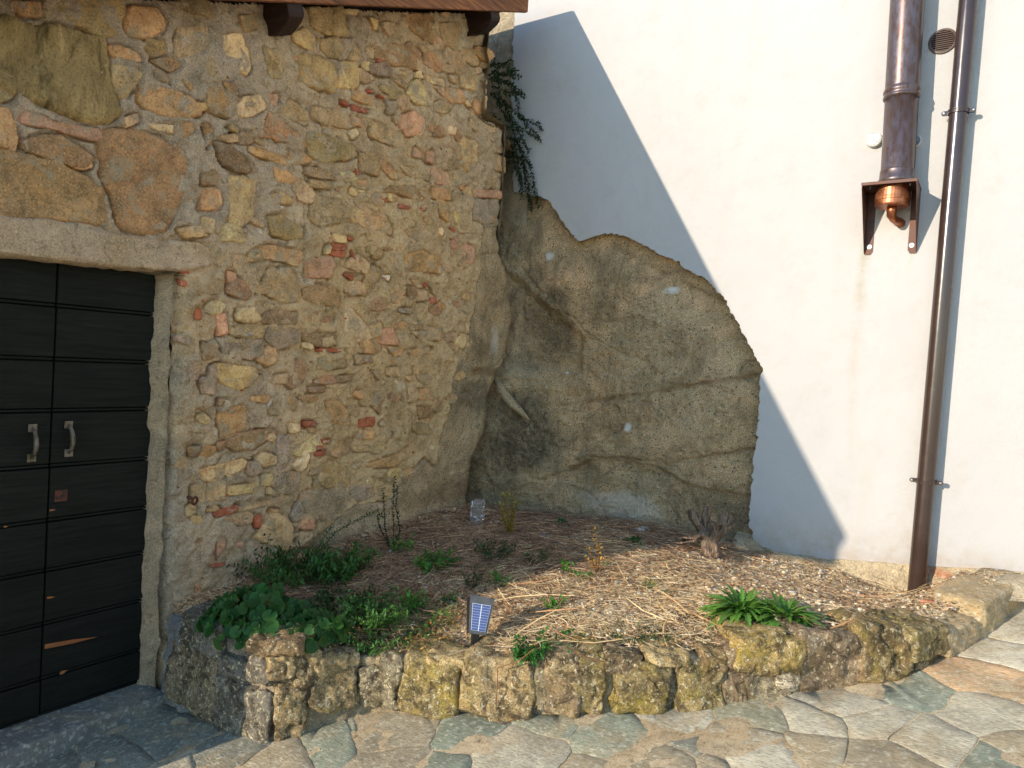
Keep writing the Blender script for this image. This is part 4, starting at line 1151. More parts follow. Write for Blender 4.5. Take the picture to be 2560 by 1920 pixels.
def blotL(px, py, rx, ry, k, ch, sd):
    c = onL(px, py); s = FPX / 5.0
    qq = np.hypot((A_ - c[1]) / (rx / s) * 0.6, (B_ - c[2]) / (ry / s)) + 0.45 * fbm(PT, 5, 4, 210 + sd)
    st[..., ch] = np.maximum(st[..., ch], k * sstep(1.15, 0.4, qq))
blotL(1190, 1000, 40, 60, 0.55, 0, 1); blotL(1200, 880, 30, 50, 0.4, 0, 2); blotL(1225, 860, 12, 40, 0.6, 1, 3); blotL(1205, 930, 40, 15, 0.7, 2, 4); blotL(1100, 1230, 90, 25, 0.4, 2, 5); blotL(1060, 1240, 60, 40, 0.3, 0, 6)
put(grid_mesh('rock_buttress', np.stack([h, A_, B_], -1), (q[:-1, :-1] > -0.06), st), 'rock_buttress', M_ROCK, rock)
# pale fin of rock slanting out of the crack
a, b = onR(1232, 935, 2.93), onR(1322, 1048, 2.93)
m = MB(); pts, rad = [], []
for t in np.linspace(0, 1, 12):
    p = a * (1 - t) + b * t; pts.append((p[0], p[1] - 0.03 * math.sin(math.pi * t), p[2] - 0.02 * math.sin(math.pi * t))); rad.append(0.006 + 0.026 * math.sin(math.pi * min(1, t * 1.0)) ** 0.8)
m.tube(pts, rad, 14, (0, 0, 0), jit=lambda i, k: 1 + 0.45 * float(vnoise(np.array([i * .7, k * 1.3, 2.]), 5))); m.build('rock_fin', M_ROCK, rock, smooth=True)
m = MB()
for px, py, r in ((1417, 933, 9), (1320, 860, 4)):
    p = onR(px, py, 2.99); r_ = r / FPX * 4.8
    m.lathe([(0.001, -r_ * .5), (r_ * .8, -r_ * .3), (r_, 0), (r_ * .7, r_ * .4), (0.001, r_ * .5)], Matrix.Translation(Vector(p)), 9, lin((190, 180, 165)))
m.build('chalky_pebble', M_PEB, rock, smooth=True)

# ================================================================ PAVEMENT
pave = bpy.data.objects.new('pavement', None); link(pave, None, kind='structure')
PLANP = np.array([(-.1, .3), (.3, .3), (.95, .35), (1.1, .6), (1.5, .8), (2.0, 1.0), (2.4, 1.27), (2.72, 1.5), (3.0, 1.75), (3.15, 1.95), (3.25, 2.2), (3.36, 2.6), (3.42, 3.3), (-.1, 3.3)])
an = np.arange(-1.2, 9, 0.03); au = np.arange(-6.5, 7, 0.03)
A_, B_ = np.meshgrid(an, au, indexing='ij')
Zp = pave_z(A_, B_) - 0.0015 + 0.005 * fbm(P3(A_, B_), 6, 4, 221)
msk = ~((A_[:-1, :-1] < -0.1)) & ~inside(PLANP, A_[:-1, :-1], B_[:-1, :-1]) & (B_[:-1, :-1] < 3.0)
put(grid_mesh('bed', np.stack([A_, B_, Zp], -1), msk, np.ones(A_.shape + (3,)) * lin((182, 162, 130)) * 1.3), 'joint_mortar', M_MORTAR, pave)
G_, R_, W_, D_, O_, B__ = (128, 134, 116), (180, 146, 108), (178, 169, 146), (120, 119, 106), (138, 134, 110), (154, 141, 116)
SEEDS = [(840, 1860, G_), (985, 1830, B__), (975, 1900, B__), (1180, 1835, G_), (1300, 1885, W_), (1130, 1908, G_), (1370, 1815, G_), (1530, 1848, G_), (1480, 1920, B__),
         (1725, 1865, D_), (1690, 1805, W_), (1880, 1803, O_), (1640, 1912, B__), (1860, 1860, B__), (1800, 1912, B__), (1895, 1895, W_), (2060, 1875, B__), (2060, 1802, W_), (2190, 1800, W_), (2275, 1728, G_), (2320, 1850, W_),
         (2450, 1692, R_), (2540, 1725, R_), (2500, 1640, W_), (2480, 1790, W_), (2450, 1890, G_), (2220, 1905, B__), (2545, 1575, W_), (2130, 1760, W_), (2560, 1850, B__),
         (690, 1915, B__), (560, 1890, D_), (420, 1840, D_), (300, 1895, D_), (440, 1930, W_), (130, 1960, D_), (330, 1980, D_)]
seeds = []
for x, y, c in SEEDS:
    p = onP(x, y); seeds.append((p[0], p[1], c))
nin = len(seeds)
tries = 0
while tries < 5000:
    tries += 1
    a, b = RNG.uniform(-0.2, 6.6), RNG.uniform(-4.6, 4.0)
    pz = proj((a, b, pave_z(a, b)))
    cd_ = RT.T @ (np.array([a, b, pave_z(a, b)]) - CAM)
    if cd_[2] < 0 and -150 < pz[0] < 2620 and 1400 < pz[1] < 1960: continue
    if min(math.hypot(a - s[0], b - s[1]) for s in seeds) < 0.36: continue
    seeds.append((a, b, RNG.choice([G_, W_, D_, O_, B__, W_, G_])))
    if len(seeds) > 190: break
def clip(poly, px, py, nx, ny):
    out = []
    for i in range(len(poly)):
        a, b = poly[i - 1], poly[i]
        da, db = (a[0] - px) * nx + (a[1] - py) * ny, (b[0] - px) * nx + (b[1] - py) * ny
        if (da <= 0) != (db <= 0):
            t = da / (da - db); out.append((a[0] + t * (b[0] - a[0]), a[1] + t * (b[1] - a[1])))
        if db <= 0: out.append(b)
    return out
WGT = [RNG.uniform(-.018, .018) for _ in seeds]
for i, (a, b, c) in enumerate(seeds):
    poly = [(a - .7, b - .7), (a + .7, b - .7), (a + .7, b + .7), (a - .7, b + .7)]
    for j, (a2, b2, _) in enumerate(seeds):
        d = math.hypot(a2 - a, b2 - b)
        if i == j or d > 1.6: continue
        nx, ny = (a2 - a) / d, (b2 - b) / d
        sh = 0.5 + (WGT[i] - WGT[j]) / (2 * d * d); sh = min(.8, max(.2, sh))
        poly = clip(poly, a + (a2 - a) * sh - nx * 0.0025, b + (b2 - b) * sh - ny * 0.0025, nx, ny)
        if len(poly) < 3: break
    if len(poly) < 3: continue
    pts = []
    for k in range(len(poly)):
        p0, p1 = np.array(poly[k]), np.array(poly[(k + 1) % len(poly)])
        for t in np.linspace(0, 1, max(2, int(np.hypot(*(p1 - p0)) / 0.03)), endpoint=False): pts.append(p0 * (1 - t) + p1 * t)
    pts = np.array(pts); cen_ = pts.mean(0)
    off = P3(pts[:, 0], pts[:, 1])
    pts = pts + np.stack([0.009 * fbm(off, 11, 3, 231), 0.009 * fbm(off, 11, 3, 233)], 1)
    n = len(pts); tz = RNG.uniform(-0.0015, 0.0015); tx, ty = RNG.uniform(-.004, .004), RNG.uniform(-.004, .004)
    V, F = [], []
    for f, dz in ((1.0, -0.03), (1.0, -0.0006), (0.98, 0.0012), (0.6, 0.003), (0.25, 0.003)):
        q = cen_ + (pts - cen_) * f
        z = pave_z(q[:, 0], q[:, 1]) + dz + tz + tx * (q[:, 0] - a) + ty * (q[:, 1] - b) + 0.004 * fbm(P3(q[:, 0], q[:, 1]), 7, 3, 235)
        z = z - 0.25 * inside(PLANP, q[:, 0], q[:, 1])
        V += [(x, y, w) for (x, y), w in zip(q, z)]
    for r in range(4):
        for k in range(n): F.append((r * n + k, r * n + (k + 1) % n, (r + 1) * n + (k + 1) % n, (r + 1) * n + k))
    F.append(tuple(4 * n + k for k in range(n)))
    if cen_[0] < -0.12 or (a > 0 and bool(inside(PLANP, np.array([a]), np.array([b]))[0])): continue
    me = bpy.data.meshes.new('flagstone'); me.from_pydata(V, [], F); me.update()
    me.polygons.foreach_set('use_smooth', np.arange(len(F)) >= 2 * n)
    o = put(me, 'flagstone', M_FLAG, pave)
    k = 1.38 * RNG.uniform(0.88, 1.12); o.color = (*[float(x) for x in lin(c) * k], 1)
# the wide ground that carries on down the lane
an = np.linspace(-200, 200, 81); A_, B_ = np.meshgrid(an, an, indexing='ij')
gr = put(grid_mesh('ground', np.stack([A_, B_, -1.35 + 0 * A_], -1), None, np.ones(A_.shape + (3,)) * lin((168, 152, 122))), 'ground', M_MORTAR, None, kind='structure')

# ================================================================ PLANTER: kerb wall, soil
KB = [(0.05, 0.075), (0.14, 0.07), (0.572, 0.065), (0.90, 0.09), (0.99, 0.22), (1.10, 0.40), (1.30, 0.51), (1.523, 0.606), (2.002, 0.802), (2.425, 1.093), (2.744, 1.340), (2.949, 1.53), (3.139, 1.71), (3.269, 1.96), (3.371, 2.22), (3.478, 2.59), (3.522, 2.80), (3.54, 2.98)]
KT = [0.34, 0.345, 0.385, 0.395, 0.36, 0.325, 0.34, 0.361, 0.446, 0.485, 0.562, 0.600, 0.610, 0.600, 0.632, 0.675, 0.69, 0.70]
KB = np.array(KB); KT = np.array(KT)
KS = np.r_[0, np.cumsum(np.hypot(*np.diff(KB, axis=0).T))]
def kerb_at(s):
    p = np.array([np.interp(s, KS, KB[:, 0]), np.interp(s, KS, KB[:, 1])])
    e = 0.06
    q0 = np.array([np.interp(max(0, s - e), KS, KB[:, 0]), np.interp(max(0, s - e), KS, KB[:, 1])])
    q1 = np.array([np.interp(min(KS[-1], s + e), KS, KB[:, 0]), np.interp(min(KS[-1], s + e), KS, KB[:, 1])])
    t = (q1 - q0) / np.hypot(*(q1 - q0)); nin = np.array([-t[1], t[0]])   # inward (towards the soil)
    return p, t, nin
kx = []
for s in np.linspace(0, KS[-1], 400):
    p, t, nin = kerb_at(s); kx.append(proj((p[0], p[1], pave_z(*p) + 0.12))[0])
kx = np.array(kx)
def kerb_s(px):
    """kerb length at which the front face stands at picture column px"""
    sgrid = np.linspace(0, KS[-1], 400)
    o = np.where(np.diff(kx) > 0)[0]
    i = int(np.argmin(np.abs(kx - px))); return sgrid[i]
def kerb_z(px, py, s, back=0.0):
    p, t, nin = kerb_at(s); p = p + nin * back
    zs_ = np.linspace(-0.3, 1.0, 400); ys = np.array([proj((p[0], p[1], z))[1] for z in zs_])
    return zs_[int(np.argmin(np.abs(ys - py)))]
planter = thing('planter_wall', 'low curved kerb wall of lichened stones holding the dry flower bed', 'wall', (0, 0, 0))
sg = np.arange(0, KS[-1], 0.014); prof_t = np.linspace(0, 1, 44)
V = np.zeros((len(sg), len(prof_t), 3))
for i, s in enumerate(sg):
    p, t, nin = kerb_at(s); zt = np.interp(s, KS, KT) - 0.028; zb = pave_z(*p) - 0.06
    f = prof_t
    hgt = np.where(f < 0.55, zb + (zt - zb) * sstep(0, 1, f / 0.55) ** 0.8, zt - 0.0 * f)
    hgt = np.where(f > 0.8, zt - (f - 0.8) * 0.6, hgt)
    bk = np.where(f < 0.5, 0.014 + 0.04 * f, 0.035 + (f - 0.5) * 0.55)
    V[i, :, 0] = p[0] + nin[0] * bk; V[i, :, 1] = p[1] + nin[1] * bk; V[i, :, 2] = hgt
nz_ = 0.018 * fbm(V, 9, 5, 241) + 0.006 * fbm(V, 40, 3, 243)
for i, s in enumerate(sg):
    p, t, nin = kerb_at(s)
    V[i, :, 0] -= nin[0] * nz_[i] * (prof_t < 0.6); V[i, :, 1] -= nin[1] * nz_[i] * (prof_t < 0.6); V[i, :, 2] += nz_[i] * (prof_t > 0.4)
gm_ = sstep(1.0, 0.75, sg)[:, None, None]
put(grid_mesh('kerb_mortar', V, None, (1 - gm_) * np.ones(V.shape) * lin((146, 130, 102)) * 1.2 + gm_ * lin((128, 128, 126))), 'mortar_core', M_MORTAR, planter)
# traced kerb stones: hue, lichen, left, right, top, bottom (photo px), thickness back, proud (m)
KST = [('t', .2, 685, 765, 1718, 1872, .16, .035), ('t', .1, 668, 735, 1636, 1700, .16, .02), ('b', .0, 630, 742, 1600, 1640, .22, .03), ('t', .2, 735, 795, 1620, 1722, .14, .0), ('t', .35, 781, 890, 1640, 1766, .2, .03),
       ('g', .25, 893, 996, 1672, 1778, .2, .015), ('g', .1, 950, 1000, 1632, 1680, .2, .0), ('l', .95, 1000, 1142, 1646, 1783, .22, .045), ('c', .3, 1063, 1160, 1632, 1662, .2, .025), ('t', .5, 1162, 1330, 1622, 1789, .26, .045),
       ('g', .4, 1334, 1362, 1650, 1770, .18, .01), ('q', .35, 1360, 1447, 1632, 1782, .24, .03), ('l', .9, 1440, 1514, 1640, 1790, .22, .03), ('q', .3, 1514, 1606, 1626, 1690, .24, .02), ('l', 1.0, 1545, 1670, 1662, 1776, .2, .05),
       ('c', .3, 1612, 1718, 1624, 1668, .22, .02), ('g', .2, 1672, 1712, 1690, 1760, .14, .0), ('l', 1.0, 1693, 1812, 1664, 1790, .22, .05), ('b', .5, 1760, 1816, 1628, 1680, .2, .01), ('q', .15, 1812, 1876, 1632, 1772, .2, .015),
       ('y', 1.0, 1838, 2008, 1596, 1684, .30, .055), ('g', .3, 1868, 1988, 1690, 1774, .2, .01), ('w', .1, 1944, 1994, 1668, 1722, .12, .02), ('q', .15, 1992, 2168, 1590, 1744, .26, .03), ('b', .7, 2150, 2278, 1572, 1702, .26, .04),
       ('l', .85, 2268, 2372, 1570, 1640, .28, .04), ('d', .2, 2292, 2352, 1640, 1672, .12, .0), ('t', .15, 2368, 2464, 1562, 1630, .24, .03), ('t', .1, 2458, 2550, 1482, 1575, .24, .03),
       ('g', .0, 440, 535, 1546, 1628, .2, .006), ('t', .0, 418, 534, 1632, 1772, .14, .006), ('g', .0, 540, 664, 1716, 1856, .14, .006), ('g', .0, 545, 608, 1648, 1702, .12, .004), ('g', .0, 612, 668, 1650, 1708, .12, .004)]
def block_mesh(seed, half, sharp=0.30, amp=0.10, n=9):
    """rounded irregular block: half sizes along kerb, depth, height"""
    g_ = np.linspace(-1, 1, n); V, F, idx = [], [], {}
    def vid(p):
        k = tuple(np.round(p, 4))
        if k not in idx: idx[k] = len(V); V.append(p)
        return idx[k]
    for ax in range(3):
        for sg_ in (-1, 1):
            for i in range(n - 1):
                for j in range(n - 1):
                    q = []
                    for di, dj in ((0, 0), (1, 0), (1, 1), (0, 1)):
                        p = [0, 0, 0]; p[ax] = sg_; p[(ax + 1) % 3] = g_[i + di]; p[(ax + 2) % 3] = g_[j + dj]; q.append(vid(tuple(p)))
                    F.append(tuple(q) if sg_ > 0 else tuple(reversed(q)))
    V = np.array(V, float)
    s = V / np.linalg.norm(V, axis=1, keepdims=True)
    l4 = (np.abs(V) ** 8).sum(1, keepdims=True) ** 0.125
    P = (V / l4) * (1 - sharp * .4) + s * sharp * .4
    m_ = min(half)
    P = P * np.array(half)
    P = P + P3(fbm(P + seed, 9, 3, seed), fbm(P + seed, 9, 3, seed + 9), 0) * m_ * amp + s * (fbm(P + seed * 3.3, 6, 3, seed + 20) * m_ * amp * 1.6 + fbm(P + seed, 26, 4, seed + 30) * 0.0075 - 0.014 * np.exp(-(np.abs(fbm(P + seed, 7, 3, seed + 40)) / 0.05) ** 2))[:, None]
    P[:, 2] += fbm(P + seed, 7, 2, seed + 50) * m_ * amp
    return P, F
for i, (hue, lich, x0, x1, y0, y1, th, pr) in enumerate(KST):
    s0, s1 = kerb_s(x0), kerb_s(x1); sc_ = (s0 + s1) / 2
    p, t, nin = kerb_at(sc_)
    zt, zb = kerb_z((x0 + x1) / 2, y0, sc_), kerb_z((x0 + x1) / 2, y1, sc_)
    if x0 > 660 and 1575 < y0 < 1680 and x0 < 2260: zt = min(zt, float(np.interp(sc_, KS, KT)) + (0.03 if hue == 'y' else 0.004))
    half = (max(0.03, (s1 - s0) / 2 * 1.12), th / 2, max(0.02, (zt - zb) / 2 * 1.08))
    ret = (x1 < 670 and y0 < 1720) or x0 > 2340
    pr = pr * 0.45
    P, F = block_mesh(i * 7 + 3, half, 0.05 if x0 > 2360 else 0.08 if ret else 0.11, 0.03 if x0 > 2360 else 0.09 if ret else 0.11, 18)
    lean = RNG.uniform(0.02, 0.10)
    yy = P[:, 1] + lean * P[:, 2]
    c = p + nin * (th / 2 - pr)
    W = np.stack([c[0] + t[0] * P[:, 0] + nin[0] * yy, c[1] + t[1] * P[:, 0] + nin[1] * yy, (zt + zb) / 2 + P[:, 2]], 1)
    me = bpy.data.meshes.new('kerb_stone'); me.from_pydata(W.tolist(), [], F); me.update()
    me.polygons.foreach_set('use_smooth', np.ones(len(F), bool))
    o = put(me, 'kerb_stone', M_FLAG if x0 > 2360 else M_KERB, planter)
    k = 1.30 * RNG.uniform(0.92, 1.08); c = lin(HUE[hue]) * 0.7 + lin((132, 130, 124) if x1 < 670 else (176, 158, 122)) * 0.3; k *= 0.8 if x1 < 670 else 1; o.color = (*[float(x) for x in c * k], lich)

# soil: thin-plate surface through measured heights
CT = [(0, .17, .34), (0, .55, .40), (0, 1.0, .46), (0, 1.43, .50), (0, 1.8, .525), (0, 2.5, .535)]
for px in ((1200, 1275), (1290, 1285), (1500, 1303), (1700, 1325), (1880, 1380)):
    q = onR(*px); CT.append((q[0], YR, q[2]))
CT += [(2.75, 2.8, .455), (3.0, 2.72, .455), (3.1, 2.92, .46), (2.9, 2.5, .47), (2.6, 3.0, .49), (3.03, 2.96, .455), (3.3, 2.98, .585), (3.42, 2.9, .645)]
for s in np.linspace(0.25, KS[-1] - .1, 14):
    p, t, nin = kerb_at(s)
    for dq, dz in ((0.12, -0.012), (0.30, 0.012)):
        q = p + nin * dq
        if q[0] > 0: CT.append((q[0], q[1], np.interp(s, KS, KT) + dz - (0.05 * min(1, max(0, (q[0] - 2.6) / .4)) if dq > .2 else 0)))
CT = np.array(CT)
def _phi(r): return np.where(r > 1e-9, r * r * np.log(r + 1e-12), 0)
_A = _phi(np.hypot(CT[:, None, 0] - CT[None, :, 0], CT[:, None, 1] - CT[None, :, 1])) + 0.02 * np.eye(len(CT))
_P = np.c_[np.ones(len(CT)), CT[:, :2]]
_w = np.linalg.solve(np.block([[_A, _P], [_P.T, np.zeros((3, 3))]]), np.r_[CT[:, 2], 0, 0, 0])
def soil_z(n, u, rough=True):
    n, u = np.broadcast_arrays(np.asarray(n, float), np.asarray(u, float))
    r = _phi(np.hypot(n[..., None] - CT[:, 0], u[..., None] - CT[:, 1])) @ _w[:len(CT)] + _w[-3] + _w[-2] * n + _w[-1] * u
    if rough: r = r + 0.014 * fbm(P3(n, u), 5, 3, 251) + 0.006 * fbm(P3(n, u), 24, 3, 255)
    return r
kin = np.array([kerb_at(s)[0] + kerb_at(s)[2] * 0.07 for s in np.linspace(0, KS[-1], 80)])
SOILP = np.vstack([[-0.06, 0.2], kin, [3.5, 3.2], [-0.5, 3.2], [-0.5, 2.4], [-0.06, 2.4]])
an = np.arange(-0.5, 3.62, 0.012); au = np.arange(0.02, 3.12, 0.012)
A_, B_ = np.meshgrid(an, au, indexing='ij')
Z_ = soil_z(A_, B_); isin = inside(SOILP, A_, B_)
dk = pdist(kin, A_, B_); Z_ = np.where(isin, Z_ - 0.06 * sstep(0.09, 0.0, dk), Z_ - 0.06)
cs = np.ones(A_.shape + (3,))
red = np.clip(sstep(1.7, 0.8, A_ - .35 * (B_ - 1.5) + 0.25 * fbm(P3(A_, B_), 2, 3, 261)) * 0.8, 0, 1)[..., None]
cs = cs * (1 - red) + red * np.array([0.70, 0.58, 0.50])
dm = pdist(kin, A_, B_)
put(grid_mesh('soil', np.stack([A_, B_, Z_], -1), isin[:-1, :-1], cs), 'flower_bed_soil', M_SOIL, None, kind='structure')
def soil_at(px, py):
    r = ray(px, py); ts = np.arange(1.5, 9, 0.01)
    P = CAM + ts[:, None] * r
    zz = soil_z(P[:, 0], P[:, 1], False)
    h = np.where(P[:, 2] < zz)[0]
    return P[h[0]] if len(h) else P[-1]
def on_soil(n, u): return bool(inside(SOILP, np.array([n]), np.array([u]))[0]) and n > 0.01 and u < YR - 0.02

# ================================================================ PIPES AND VENTS ON THE WHITE WALL
def RY(M=None): return Matrix.Rotation(-math.pi / 2, 4, 'X')
# brown rain pipe
b0 = onR(2290, 1490, YR - 0.075); t0 = onR(2421, 0, YR - 0.075)
PXc, PZ0 = (b0[0] + t0[0]) / 2, b0[2]
dxp = (t0[0] - b0[0]) / (t0[2] - b0[2])
dp = thing('rain_pipe', 'brown round rainwater downpipe running from the top edge down to the flower bed', 'downpipe', (b0[0], YR - 0.075, PZ0))
def pp(z): return (dxp * z, 0, z)
PR = 0.0475
zj = onR(2404, 178, YR - .075)[2] - PZ0
m = MB(); m.tube([pp(-0.1), pp(zj)], PR, 28, caps=False); m.build('pipe', M_PIPE, dp, smooth=True)
m = MB(); m.tube([pp(zj), pp(zj + .1), pp(5.2)], [PR + .0007] * 3, 28, caps=False); m.build('upper_pipe', M_PIPE, dp, smooth=True)
for px, py in ((2393, 280), (2311, 1203)):
    zc = onR(px, py, YR - .075)[2] - PZ0
    cl = bpy.data.objects.new('pipe_clip', None); link(cl, dp); cl.location = pp(zc)
    m = MB()
    pr = [((PR + .006) * math.cos(a), (PR + .006) * math.sin(a)) for a in np.linspace(0, 2 * math.pi, 33)[:-1]]
    m.lathe([(PR + .0035, -.013), (PR + .0065, -.013), (PR + .0065, -.006), (PR + .0045, -.004), (PR + .0045, .004), (PR + .0065, .006), (PR + .0065, .013), (PR + .0035, .013)], None, 32, caps=False)
    for sg_ in (-1, 1):
        m.box((min(sg_ * .05, sg_ * .074), -.006, -.012), (max(sg_ * .05, sg_ * .074), .012, .012))
        m.lathe([(.0125, 0), (.0125, .014)], Matrix.Translation((sg_ * .073, .011, 0)) @ Matrix.Rotation(math.pi / 2, 4, 'X'), 14)
    m.box((-.008, .045, -.008), (.008, .085, .008))
    m.build('clamp_band', M_PIPE, cl, smooth=False)
    for sg_ in (-1, 1):
        m = MB(); m.lathe([(.0075, 0), (.0075, .004), (.004, .006)], Matrix.Translation((sg_ * .073, -.003, 0)) @ Matrix.Rotation(math.pi / 2, 4, 'X'), 10); m.build('screw', M_ZINC, cl)
# copper flue on its bracket
FY = YR - 0.135
fb, ft = onR(2241, 462, FY), onR(2268, 0, FY)
FR = (onR(2285, 400, FY)[0] - onR(2201, 408, FY)[0]) / 2
fl_ = thing('flue_pipe', 'thick tarnished copper flue standing on a wall bracket with an elbow drain below', 'flue', (fb[0], FY, fb[2]))
fdx = (ft[0] - fb[0]) / (ft[2] - fb[2])
def fp(z): return (fdx * z, 0, z)
zc = onR(2251, 236, FY)[2] - fb[2]
m = MB()
seam_z = [0.0, 0.045, 0.050, 0.055, 0.075, 0.08, 0.085]
zz_ = [0.0, .03, .034, .075, .08, .082, .088, .09, zc - .03]; rr_ = [FR + .010, FR + .010, FR + .006, FR + .004, FR + .004, FR + .001, FR + .001, FR, FR]
m.tube([fp(z) for z in zz_], rr_, 36); m.build('lower_section', M_FLUE, fl_, smooth=True)
m = MB()
cz = [-.032, -.03, -.022, -.018, -.012, .0, .006, .012, .016, .03, .034, .036]
cr = [.001, .007, .011, .011, .007, .007, .010, .011, .011, .005, .004, .001]
m.tube([fp(zc + z) for z in cz], [FR + r for r in cr], 36, caps=False); m.build('joint_collar', M_FLUE, fl_, smooth=True)
m = MB(); m.tube([fp(zc + .02), fp(zc + .5), fp(zc + 3.6)], FR + .002, 36, caps=False); m.tube([(FR * .98 + fdx * (zc + .03), 0.015, zc + .03), (FR * .98 + fdx * (zc + 3), .015, zc + 3)], 0.004, 6); m.build('upper_section', M_FLUE, fl_, smooth=True)
m = MB(); m.tube([(FR * .985, 0.02, 0.05), (FR * .985 + fdx * zc, .02, zc - .03)], 0.0035, 6); m.build('seam', M_FLUE, fl_, smooth=True)
# bracket
hw = (onR(2293, 470, YR - .24)[0] - onR(2153, 480, YR - .24)[0]) / 2
cxb = (onR(2293, 470, YR - .24)[0] + onR(2153, 480, YR - .24)[0]) / 2 - fb[0]
br = bpy.data.objects.new('bracket', None); link(br, fl_)
y0b, y1b = -0.118, YR - FY - 0.002                          # front edge and wall, relative to the flue axis
m = MB(); m.box((cxb - hw, y0b, -.012), (cxb + hw, y1b, -.004)); m.box((cxb - hw, y0b - .003, -.018), (cxb + hw, y0b, -.001)); m.build('top_plate', M_BRACK, br)
drop = onR(2180, 470, YR)[2] - onR(2182, 618, YR)[2]
for sg_ in (-1, 1):
    xo = cxb + sg_ * (hw - .004)
    m = MB()
    poly = [(y0b, -.012), (y1b, -.012), (y1b, -drop - .012), (y1b - .012, -drop - .012), (y0b, -.03)]
    v = [(xo + e, y, z) for e in (-.0015, .0015) for y, z in poly]; k = len(poly)
    m.add(v, [tuple(range(k)), tuple(range(2 * k - 1, k - 1, -1))] + [(i, k + i, k + (i + 1) % k, (i + 1) % k) for i in range(k)])
    xi = xo - sg_ * .046
    m.box((min(xo, xi), y1b - .004, -drop), (max(xo, xi), y1b - .001, -.014))
    m.add([(xo, y1b - .0045, -drop), (xi, y1b - .0045, -drop), (xi + sg_ * .012, y1b - .0045, -drop - .02), (xo, y1b - .0045, -drop - .02)], [(0, 1, 2, 3)])
    m.build('side_plate', M_BRACK, br)
    m = MB(); M_ = Matrix.Translation((xo - sg_ * .026, y1b - .004, -drop + .028)) @ Matrix.Rotation(math.pi / 2, 4, 'X')
    m.lathe([(.014, 0), (.014, .002), (.008, .002), (.008, .008)], M_, 12); m.build('wall_bolt', M_ZINC, br)
    m = MB(); m.lathe([(.005, 0), (.005, .016)], Matrix.Translation((cxb + sg_ * hw * .72, -.07, -.03)), 8); m.build('plate_screw', M_ZINC, br)
# drain cap and elbow
q = onR(2227, 520, FY)
cap_x = onR(2229, 525, FY)[0] - fb[0]
R1 = (onR(2276, 530, FY)[0] - onR(2186, 530, FY)[0]) / 2 * .98
m = MB(); m.lathe([(R1 * .92, -.014), (R1 * .94, -.05), (R1, -.052), (R1, -.072), (R1 * 1.02, -.085), (R1 * 1.02, -.092), (R1 * .98, -.095), (R1 * .98, -.118), (R1 * .99, -.122), (R1 * .96, -.128), (.03, -.130)], Matrix.Translation((cap_x, 0, 0)), 32)
m.build('drain_cap', M_COPPER, fl_, smooth=False)
m = MB(); e0_ = onR(2227, 558, FY) - np.array([fb[0], FY, fb[2]])
pts = [(e0_[0], 0, -.125), (e0_[0], 0, -.150), (e0_[0], 0, -.165), (e0_[0] + .002, .012, -.182), (e0_[0] + .008, .032, -.192), (e0_[0] + .016, .055, -.197), (e0_[0] + .022, .075, -.199), (e0_[0] + .04, y1b + .01, -.203)]
m.tube(pts, [.027, .027, .025, .0235, .0235, .0235, .0235, .0235], 16)
for t in (.45, .62, .8): m.tube([tuple(np.array(pts[5]) * (1 - t) + np.array(pts[7]) * t), tuple(np.array(pts[5]) * (.93 - t) + np.array(pts[7]) * (t + .07))], .027, 16)
m.build('drain_elbow', M_COPPER, fl_, smooth=True)
# round louvred vent
vc = onR(2357, 103, YR - .004)
ve = thing('round_vent', 'round brown slatted vent between the flue and the rain pipe', 'vent', (vc[0], YR, vc[2]))
VR = (onR(2391, 100, YR)[0] - onR(2318, 108, YR)[0]) / 2
M0 = Matrix.Rotation(math.pi / 2, 4, 'X')
m = MB(); m.lathe([(VR, 0), (VR, .006), (VR * .97, .010), (VR * .82, .012), (VR * .80, .004)], M0, 36, caps=False); m.build('rim', M_VENT, ve, smooth=False)
m = MB(); m.lathe([(VR * .95, .001), (VR * .95, .002)], M0, 36); m.build('backing', M_PITCH, ve)
ns = 10
for k in range(ns):
    z = VR * .80 * ((k + .5) / ns * 2 - 1); w = math.sqrt(max(0, (VR * .8) ** 2 - z * z))
    if w < .012: continue
    m = MB(); h_ = VR * .8 / ns
    m.add([(-w, -.012, z - h_ * .75), (w, -.012, z - h_ * .75), (w, -.009, z + h_ * .45), (-w, -.009, z + h_ * .45), (-w, -.003, z + h_ * .5), (w, -.003, z + h_ * .5), (w, -.006, z - h_ * .7), (-w, -.006, z - h_ * .7)],
                [(0, 1, 2, 3), (3, 2, 5, 4), (0, 7, 6, 1), (0, 3, 4, 7), (1, 6, 5, 2)]); m.build('slat', M_VENT, ve)
# two small wire-mesh outlets on either side of the flue
for x, y, ry, lab in ((2184, 348, 21, 'small white wire-mesh outlet left of the copper flue'), (2284, 352, 19, 'small round outlet half hidden behind the copper flue')):
    c = onR(x, y, YR - .03)
    v2 = thing('mesh_outlet', lab, 'vent', (c[0], YR, c[2]), group='wall outlets beside the flue')
    r = ry / FPX * 4.05 * .95
    m = MB(); m.lathe([(r * 1.0, 0), (r * 1.0, .03), (r * .98, .034), (r * .86, .036), (r * .86, .028)], M0, 28, lin((205, 200, 190)), caps=False); m.build('pipe_end', m_attr('white_outlet', .6), v2, smooth=False)
    m = MB(); m.lathe([(r * .86, .0275), (r * .86, .028)], M0, 28); m.build('backing', M_PITCH, v2)
    m = MB(); g = 9
    for k in range(1, g):
        t = (k / g * 2 - 1) * r * .86; w = math.sqrt((r * .86) ** 2 - t * t)
        m.box((t - .0012, -.0335, -w), (t + .0012, -.0315, w)); m.box((-w, -.0355, t - .0012), (w, -.0337, t + .0012))
    m.build('wire_mesh', M_ZINC, v2, kind='stuff')
# patch of smoother plaster round the outlet is left to the plaster material

